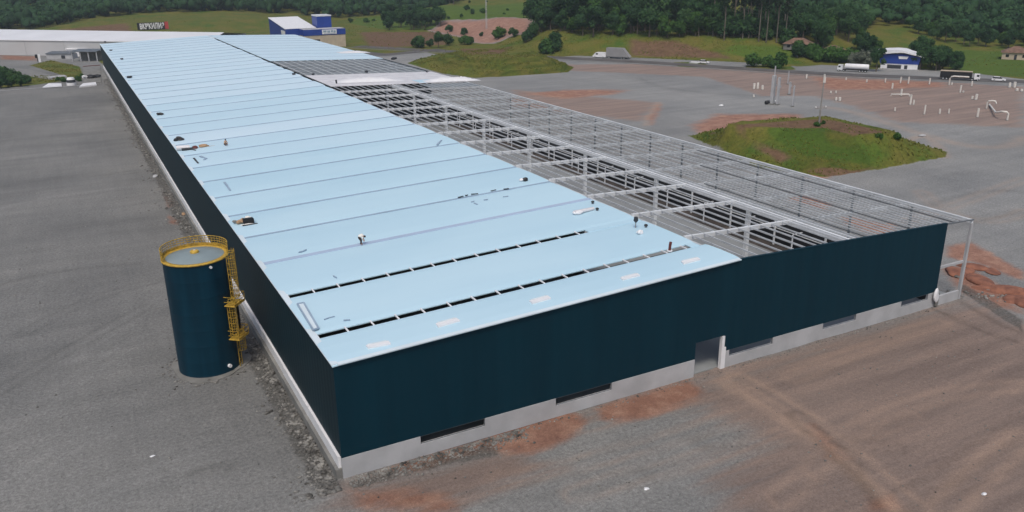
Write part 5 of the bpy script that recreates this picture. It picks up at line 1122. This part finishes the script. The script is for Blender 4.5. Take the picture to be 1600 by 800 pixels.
# singled-out bushes and trees on the meadow
for P, kd, sc, lb, cat in (
  ((146.6,344.8,-0.03), 'bush0', 2.3, 'broad dark bush at the meadow edge, left of the tall meadow tree', 'bush'), ((146.0,349.2,-0.03), 'bush1', 1.7, 'smaller bush on the left flank of the broad dark bush', 'bush'),
  ((152.3,344.8,-0.02), 'bush2', 1.3, 'low bush between the broad bush and the tall meadow tree', 'bush'), ((154.6,339.4,-0.04), 'broad2', .62, 'tallest dark tree at the edge of the meadow before red earth', 'tree'),
  ((164.3,348.5,0.01), 'bush1', 1.9, 'dark bush right behind the tall meadow tree', 'bush'), ((173.3,346.5,0.01), 'gbush0', 1.8, 'low bright bush left of the terraced mound top', 'bush'), ((177.1,348.4,0.00), 'gbush1', 1.5, 'bright bush touching the low bright bush', 'bush'),
  ((200.1,427.5,0.12), 'bush2', 1.5, 'lone bush on the left part of the red earth', 'bush'), ((198.7,402.7,0.30), 'bush0', 1.5, 'lone bush in the middle of the red earth', 'bush'), ((196.5,375.7,1.14), 'bush1', .8, 'tiny bush at the foot of the red earth', 'bush'),
  ((193.5,347.8,2.19), 'gbush0', 2.2, 'bright bush at the right foot of the red earth', 'bush'), ((194.5,333.0,3.82), 'bush2', 1.6, 'bush between the red earth and the grove', 'bush'),
  ((185.9,283.2,0.71), 'gbush1', 2.6, 'large green bush at the foot of the embankment, left one', 'bush'), ((190.4,284.0,1.57), 'bush0', 2.9, 'large dark bush leaning up the embankment', 'bush'), ((183.5,282.7,0.32), 'bush1', 1.6, 'dark low bush under the large green one', 'bush'),
  ((188.7,309.3,3.28), 'bush2', 1.8, 'dark bush before the left end of the grove', 'bush'), ((194.9,313.8,5.12), 'bush1', 2.2, 'dark bush at the left foot of the grove', 'bush'),
  ((257.4,158.9,0.02), 'broad1', .72, 'dark tree between the tanker truck and the blue house', 'tree'), ((262.3,170.4,-0.01), 'pale', 2.0, 'pale grey leafed bush above the tanker truck', 'bush'), ((261.8,173.1,-0.01), 'pale', 1.5, 'smaller pale bush behind the tanker truck', 'bush'),
  ((288.1,189.8,0.13), 'broad3', .8, 'tree behind the pale bush', 'tree'), ((292.8,190.1,0.36), 'bright0', .9, 'green tree rising behind the blue house left end', 'tree'),
  ((230.1,196.2,0.01), 'gbush0', 1.9, 'low green bush at the roadside, left of two', 'bush'), ((234.7,185.5,0.02), 'gbush1', 2.3, 'low green bush at the roadside behind the yard columns', 'bush'), ((234.2,190.8,0.02), 'gbush0', 1.6, 'low roadside bush between two larger ones', 'bush'),
  ((241.2,199.5,0.01), 'bush1', 1.2, 'little dark bush on the slope above the roadside bushes', 'bush'),
  ((133.3,71.5,5.84), 'gbush1', .38, 'green weeds at the foot of the utility pole', 'bush'), ((130.4,70.6,5.83), 'gbush0', .42, 'weeds left of the utility pole foot', 'bush'),
  ((138.6,56.4,4.46), 'gbush1', .6, 'dark bush on the right shoulder of the near mound', 'bush'), ((133.9,56.7,5.29), 'gbush0', .42, 'small bush left of the shoulder bush on the near mound', 'bush')):
    plant(kd, P, sc, lb, None, cat)
for P, sc in (((-39.3,309.9,-0.01), 1.7), ((-35.8,291.9,-0.00), 1.5), ((-35.2,311.3,-0.00), 1.9), ((-32.8,293.8,-0.00), 1.4), ((-31.7,304.9,-0.00), 1.6), ((-29.4,293.5,-0.00), 1.2), ((-27.8,300.5,-0.00), 1.2), ((-38.5,330.9,-0.00), 1.5)):
    plant('bush%d' % rg.randrange(3), P, sc, 'dark bush of the thicket at the left edge of the yard', 'thicket bushes at the left edge', 'bush')
for P, sc in (((-15.6,298.8,-0.00), .7), ((-10.8,297.9,-0.00), .8), ((-17.6,304.3,-0.00), .6), ((-9.2,307.6,-0.00), .7)): plant('gbush%d' % rg.randrange(2), P, sc, 'low green weed clump beside the concrete pad', 'weeds by the concrete pad', 'weeds')
# trees round the houses on the right
for i in range(34):
    t = rg.random(); p = Vector((262.4,202.8,2.63)).lerp(Vector((289.4,193.3,0.81)), t); p = p+vd(p)*rg.uniform(6, 70)
    if (Vector((p.x, p.y, 0))-Vector(((273.6,194.8,0.82)[0], (273.6,194.8,0.82)[1], 0))).length < 9: continue
    plant(rg.choice(['broad0', 'broad1', 'broad2', 'broad3', 'broad4', 'bright1']), p, rg.uniform(.6, 1.0), 'dark tree of the wood behind the small pale house', 'trees behind the pale house')
for i in range(16):
    p = Vector((258.3,203.2,2.30)).lerp(Vector((273.1,184.1,-0.00)), rg.random()); plant(rg.choice(['gbush0', 'bush0', 'bush1', 'gbush1']), p+vd(p)*rg.uniform(-3, 6), rg.uniform(1.2, 2.2), 'roadside bush between the grove and the tanker truck', 'roadside bushes before the pale house', 'bush')
for i in range(26):
    t = rg.random(); p = Vector((273.7,153.2,0.00)).lerp(Vector((284.1,139.8,-0.01)), t); p = p+vd(p)*rg.uniform(2, 34)*(1-t*.75)
    plant('broad%d' % rg.randrange(5), p, rg.uniform(.5, .85)*(1-.45*t), 'dark tree of the clump right of the blue house', 'tree clump right of the blue house')
for i in range(18):
    p = Vector((173.1,468.0,-0.03)).lerp(Vector((202.7,446.2,0.40)), rg.random()); p = p+vd(p)*rg.uniform(0, 40); plant('broad%d' % rg.randrange(5), p, rg.uniform(.7, 1.1), 'dark tree of the clump on the far meadow', 'tree clump on the far meadow')
for i in range(30):
    p = Vector((184.6,582.7,0.44)).lerp(Vector((264.7,439.7,8.71)), rg.random()); p = p+vd(p)*rg.uniform(-40, 120); plant(rg.choice(['bush0', 'broad1', 'gbush0', 'bush2']), p, rg.uniform(.5, .8) if rg.random() < .4 else 1.2, 'scattered scrub tree on the far green meadow', 'scrub on the far meadow')
# wooded hillside: the nearest trees one by one, the far wood as one mass
EDGE = [(-71.0,623.5,0.42), (-48.4,617.6,0.20), (-21.2,576.1,2.37), (3.2,619.9,4.73), (48.2,647.6,6.63), (96.3,628.9,6.23), (153.2,643.1,3.07), (174.0,589.2,0.52), (195.6,592.9,0.94), (230.4,600.6,2.23), (256.2,532.5,9.47), (305.6,507.8,11.59), (206.0,326.8,7.55), (263.5,261.0,8.44), (268.3,214.0,7.35), (275.7,219.5,8.54), (306.8,214.4,6.56), (351.0,240.1,8.01), (360.5,225.7,7.21), (348.7,208.9,3.72), (349.1,195.3,1.50), (359.3,177.1,1.25), (361.3,166.6,1.17), (368.0,153.9,1.31)]
ea = np.array([math.degrees(math.atan2(p[0]+15.2, p[1]+59.6)) for p in EDGE]); er = np.array([math.hypot(p[0]+15.2, p[1]+59.6) for p in EDGE])
cand = []
r2 = np.random.default_rng(3)
A = r2.uniform(-8, 66, 60000); RR_ = np.sqrt(r2.uniform(370**2, 1150**2, 60000))
okk = RR_ > np.interp(A, ea, er)+4
X = -15.2+RR_*np.sin(np.radians(A)); Y = -59.6+RR_*np.cos(np.radians(A))
for P in MEADOW: okk &= poly_sd(X, Y, [p[:2] for p in P]) < 0
okk &= ~((poly_sd(X, Y, BANK) > 0) & (A < 44))
X, Y, RR_, A = X[okk], Y[okk], RR_[okk], A[okk]
cell = {}; keep = []
for i in range(len(X)):
    dmin = 4.8+4.0*max(0, RR_[i]-420)/800
    c = (int(X[i]//8), int(Y[i]//8)); good = True
    for a in (-1, 0, 1):
        for b in (-1, 0, 1):
            for j in cell.get((c[0]+a, c[1]+b), ()):
                if (X[i]-X[j])**2+(Y[i]-Y[j])**2 < dmin*dmin: good = False; break
    if good: cell.setdefault(c, []).append(i); keep.append(i)
keep = np.array(keep); keep = keep[np.argsort(RR_[keep])]; keep = keep[:10000]
near = [i for i in keep if RR_[i] < 520][:110]; ns = set(near)
for i in near:
    plant(rg.choice(['broad0', 'broad1', 'broad2', 'broad3', 'broad4', 'bright2']), Vector((X[i], Y[i], 0)), rg.uniform(.42, .72), 'tree at the lower edge of the wooded hillside', 'hillside edge trees')
protoV = []
for k in range(6):
    q = np.random.default_rng(300+k); V = []; F = []; T = []; n = 0
    for l in range(5):
        vs, fs = ICO[1]; u = q.normal(size=3)*[.42, .42, .3]; kk = q.normal(size=(3, 3))*2.2; d = 1+.25*np.sin(vs@kk.T).sum(1)/1.5
        if l == 0: u *= 0
        V.append(vs*(d*q.uniform(.42, .62))[:, None]*[1, 1, .95]+u+[0, 0, 1.15]); F.append(np.array(fs)+n); n += len(vs); T.append(q.uniform(0, .45, len(fs)))
    m_ = 130; dr = q.normal(size=(m_, 3)); dr[:, 2] = np.abs(dr[:, 2])*.9-.2; dr /= np.linalg.norm(dr, axis=1)[:, None]
    p = dr*q.uniform(.6, 1.0, (m_, 1))+[0, 0, 1.15]; nn = dr+q.normal(size=(m_, 3))*.5; t = np.cross(nn, q.normal(size=(m_, 3))); t /= np.linalg.norm(t, axis=1)[:, None]; b = np.cross(nn, t); b /= np.linalg.norm(b, axis=1)[:, None]
    s = .17*q.uniform(.6, 1.4, (m_, 1)); V.append(np.stack([p+t*s, p-t*s*.6+b*s, p-t*s*.6-b*s], 1).reshape(-1, 3)); F.append(np.arange(m_*3).reshape(m_, 3)+n); n += m_*3; T.append(q.uniform(.3, .8, m_))
    # a short stem
    V.append(np.array([[-.05, 0, -.1], [.05, 0, -.1], [0, .05, .9]])); F.append(np.array([[n, n+1, n+2]])); T.append(np.zeros(1)); protoV.append((np.concatenate(V), np.concatenate(F), np.concatenate(T)))
VV_, FF_, TT_ = [], [], []; n = 0
ZZ = terrain(X, Y)
for i in keep:
    if i in ns: continue
    v_, f_, t_ = protoV[r2.integers(6)]; a = r2.uniform(0, 6.28); s = r2.uniform(2.7, 4.9)*(1+.25*max(0, RR_[i]-420)/800); ca, sa = math.cos(a), math.sin(a)
    sz = s*r2.uniform(.9, 1.35)
    VV_.append(np.stack([(v_[:, 0]*ca-v_[:, 1]*sa)*s+X[i], (v_[:, 0]*sa+v_[:, 1]*ca)*s+Y[i], v_[:, 2]*sz+ZZ[i]], 1)); FF_.append(f_+n); n += len(v_)
    TT_.append(np.clip(t_*.8+r2.normal(.12, .17)+.25*(vnoise(np.array([X[i]]), np.array([Y[i]]), 60, 5)[0]-.5), 0, 1))
fm = np_mesh('hillside_forest', np.concatenate(VV_), np.concatenate(FF_), M['leaf'], np.concatenate(TT_))
tag(link('hillside_forest', fm), 'dense green forest covering the hills behind the site', 'forest', None, 'stuff')
# grass tufts, rubble and loose stones
def tufts(name, polys, label, hh):
    V = []; F = []; T = []; n = 0; q = np.random.default_rng(8)
    for P, dens in polys:
        P = np.array([p[:2] for p in P]); lo, hi = P.min(0), P.max(0); m = int(np.prod(hi-lo)*dens)
        x = q.uniform(lo[0], hi[0], m); y = q.uniform(lo[1], hi[1], m); k = (poly_sd(x, y, P) > .3) & (vnoise(x, y, 6, 77) > .34); x, y = x[k], y[k]; z = terrain(x, y)
        keepm = np.ones(len(x), bool)
        for D in A_DRY[:2]: keepm &= ~((poly_sd(x, y, [p[:2] for p in D[0]]) > 0) & (q.uniform(size=len(x)) < .8))
        for D in A_RED[17:19]: keepm &= poly_sd(x, y, [p[:2] for p in D[0]]) < 0
        x, y, z = x[keepm], y[keepm], z[keepm]; m = len(x); s = hh*q.uniform(.5, 1.5, m)*(.5+vnoise(x, y, 9, 13)); bt = vnoise(x, y, 11, 5)
        for j in range(3):
            a = q.uniform(0, 6.28, m); ca, sa = np.cos(a)*s*.7, np.sin(a)*s*.7; l = q.uniform(-.6, .6, (2, m))*s
            V.append(np.stack([np.stack([x-ca, y-sa, z-.05], 1), np.stack([x+ca, y+sa, z-.05], 1), np.stack([x+l[0], y+l[1], z+s], 1)], 1).reshape(-1, 3))
            F.append(np.arange(3*m).reshape(m, 3)+n); n += 3*m; T.append(np.clip(bt*.8+q.normal(.1, .15, m), 0, 1))
    tag(link(name, np_mesh(name, np.concatenate(V), np.concatenate(F), M['grass_leaf'], np.concatenate(T))), label, 'grass', None, 'stuff')
tufts('mound_grass', [(MOUND_A, 1.6), (MOUND_B, 1.6), (BANK[:6]+[(260, 210), (262, 300), (235, 330), (200, 380)], .8), (MEADOW[1], .12), (MEADOW[0], .08), (MEADOW[4], .15), (A_GRASS[-3][0], .8)], 'tufts of wild grass on the mounds and embankment', .27)
q = np.random.default_rng(12); V = []; F = []; n = 0
def stones(x, y, s):
    global n
    vs, fs = ICO[0]; fs = np.array(fs)
    z = terrain(x, y)
    for i in range(len(x)):
        v_ = vs*q.uniform(.6, 1.3, (12, 1))*s[i]*np.array([1, q.uniform(.6, 1), .6]); V.append(v_+[x[i], y[i], z[i]+s[i]*.2]); F.append(fs+n); n += 12
m = 5200; yy = 300*q.uniform(0, 1, m)**1.6-1.5; stones(-.7-np.abs(q.normal(0, 1.15, m))*(.5+vnoise(yy, yy*0, 5, 9)), yy, .05+.24*q.uniform(0, 1, m)**3.2)
m = 1700; xx = q.uniform(.2, 17, m); stones(xx, -.25-np.abs(q.normal(0, .8, m)), .04+.16*q.uniform(0, 1, m)**3.5)
m = 500; xx = q.uniform(15, 75, m); stones(xx, -.25-np.abs(q.normal(0, .4, m)), .04+.10*q.uniform(0, 1, m)**3)
tag(link('rubble', np_mesh('rubble', np.concatenate(V), np.concatenate(F), M['stone'])), 'dark gravel and rubble lying along the foot of the walls', 'rubble', None, 'stuff')
V = []; F = []; n = 0
m = 1500; stones(q.uniform(-25, 90, m), q.uniform(-28, -2, m), .03+.12*q.uniform(0, 1, m)**5)
m = 1200; stones(q.uniform(-40, -3, m), q.uniform(-6, 120, m), .03+.12*q.uniform(0, 1, m)**5)
m = 200; a = q.uniform(0, 6.28, m); rr = 3.9+np.abs(q.normal(0, .7, m)); stones(TX+rr*np.cos(a), TY+rr*np.sin(a), .05+.2*q.uniform(0, 1, m)**3)
m = 260; t = q.uniform(0, 1, m); stones(80+12*t+q.normal(0, 1, m), 2-9*t+q.normal(0, .8, m), .06+.25*q.uniform(0, 1, m)**3)
tag(link('loose_stones', np_mesh('loose_stones', np.concatenate(V), np.concatenate(F), M['stone'])), 'loose stones scattered over the gravel yard', 'stones', None, 'stuff')
for k, (P, s, lb) in enumerate((((-2.0,122.0,0.00), .35, 'broken pale lump among the rubble beside the side wall'), ((-0.8,90.0,0.03), .3, 'reddish lump near the hall wall behind the tank'))):
    e = empty('rubble_lump', P, 0, lb, 'rubble lump'); MB().lump((0, 0, s*.4), s, 70+k, 2, .5, (1, 1.6, .7)).build('lump', M['concrete'] if k == 0 else M['tan'], e); MB().lump((.3, 1.1, s*.3), s*.6, 80+k, 2, .5).build('lump', M['concrete_dk'], e)
# heaps of dug red earth beyond the right corner
for k, (P, r, lb) in enumerate((((88.6,5.7,0.01), 1.3, 'low red earth heap inside the open corner bay'), ((88.5,2.3,0.03), 1.1, 'red earth heap just right of the corner column'), ((87.4,-0.8,-0.01), 1.4, 'broad red earth heap, middle of the row beyond the corner'),
                              ((86.3,-3.9,-0.01), 1.2, 'red earth heap at the right edge of the picture'), ((92.4,6.4,0.02), .9, 'small red earth heap behind the corner column'), ((93.1,4.0,-0.00), .8, 'small red earth heap farthest from the hall corner'))):
    e = empty('earth_heap', P, random.uniform(0, 3), lb, 'earth heap', 'red earth heaps beyond the corner')
    MB().lump((0, 0, 0), r, 140+k, 3, .28, (2.0, 1.2, .42)).build('earth', M['red_earth'], e)
    MB().lump((r*.9, r*.4, .02), r*.35, 150+k, 2, .5, (1.2, 1, .5)).lump((-r*1.1, -.3*r, .02), r*.28, 160+k, 2, .5, (1.2, 1, .6)).build('clod', M['stone'], e)
# white litter on the gravel
for k, (P, s, lb) in enumerate((((-13.8,11.5,0.00), .13, 'white paper scrap on the grey gravel in front of the tank'), ((44.8,-27.2,-0.01), .16, 'pale scrap on the brown ground at the far right'), ((21.4,-13.5,0.02), .16, 'pale scrap on the ground below the second plinth window'), ((175.0,127.1,0.03), .4, 'white lump near the foot of a precast column'), ((166.1,70.0,-0.05), .55, 'white rubble heap on the track behind the near mound'), ((155.4,129.5,0.02), .5, 'pale flat scrap on the far gravel yard'))):
    e = empty('litter', P, 0, lb, 'litter'); MB().lump((0, 0, s*.3), s, 90+k, 2, .4, (1.5, 1, .5)).build('scrap', M['white'] if k != 4 else M['concrete'], e); MB().lump((s*1.2, s*.5, s*.15), s*.5, 95+k, 1, .4, (1.5, 1, .4)).build('scrap', M['concrete'], e)
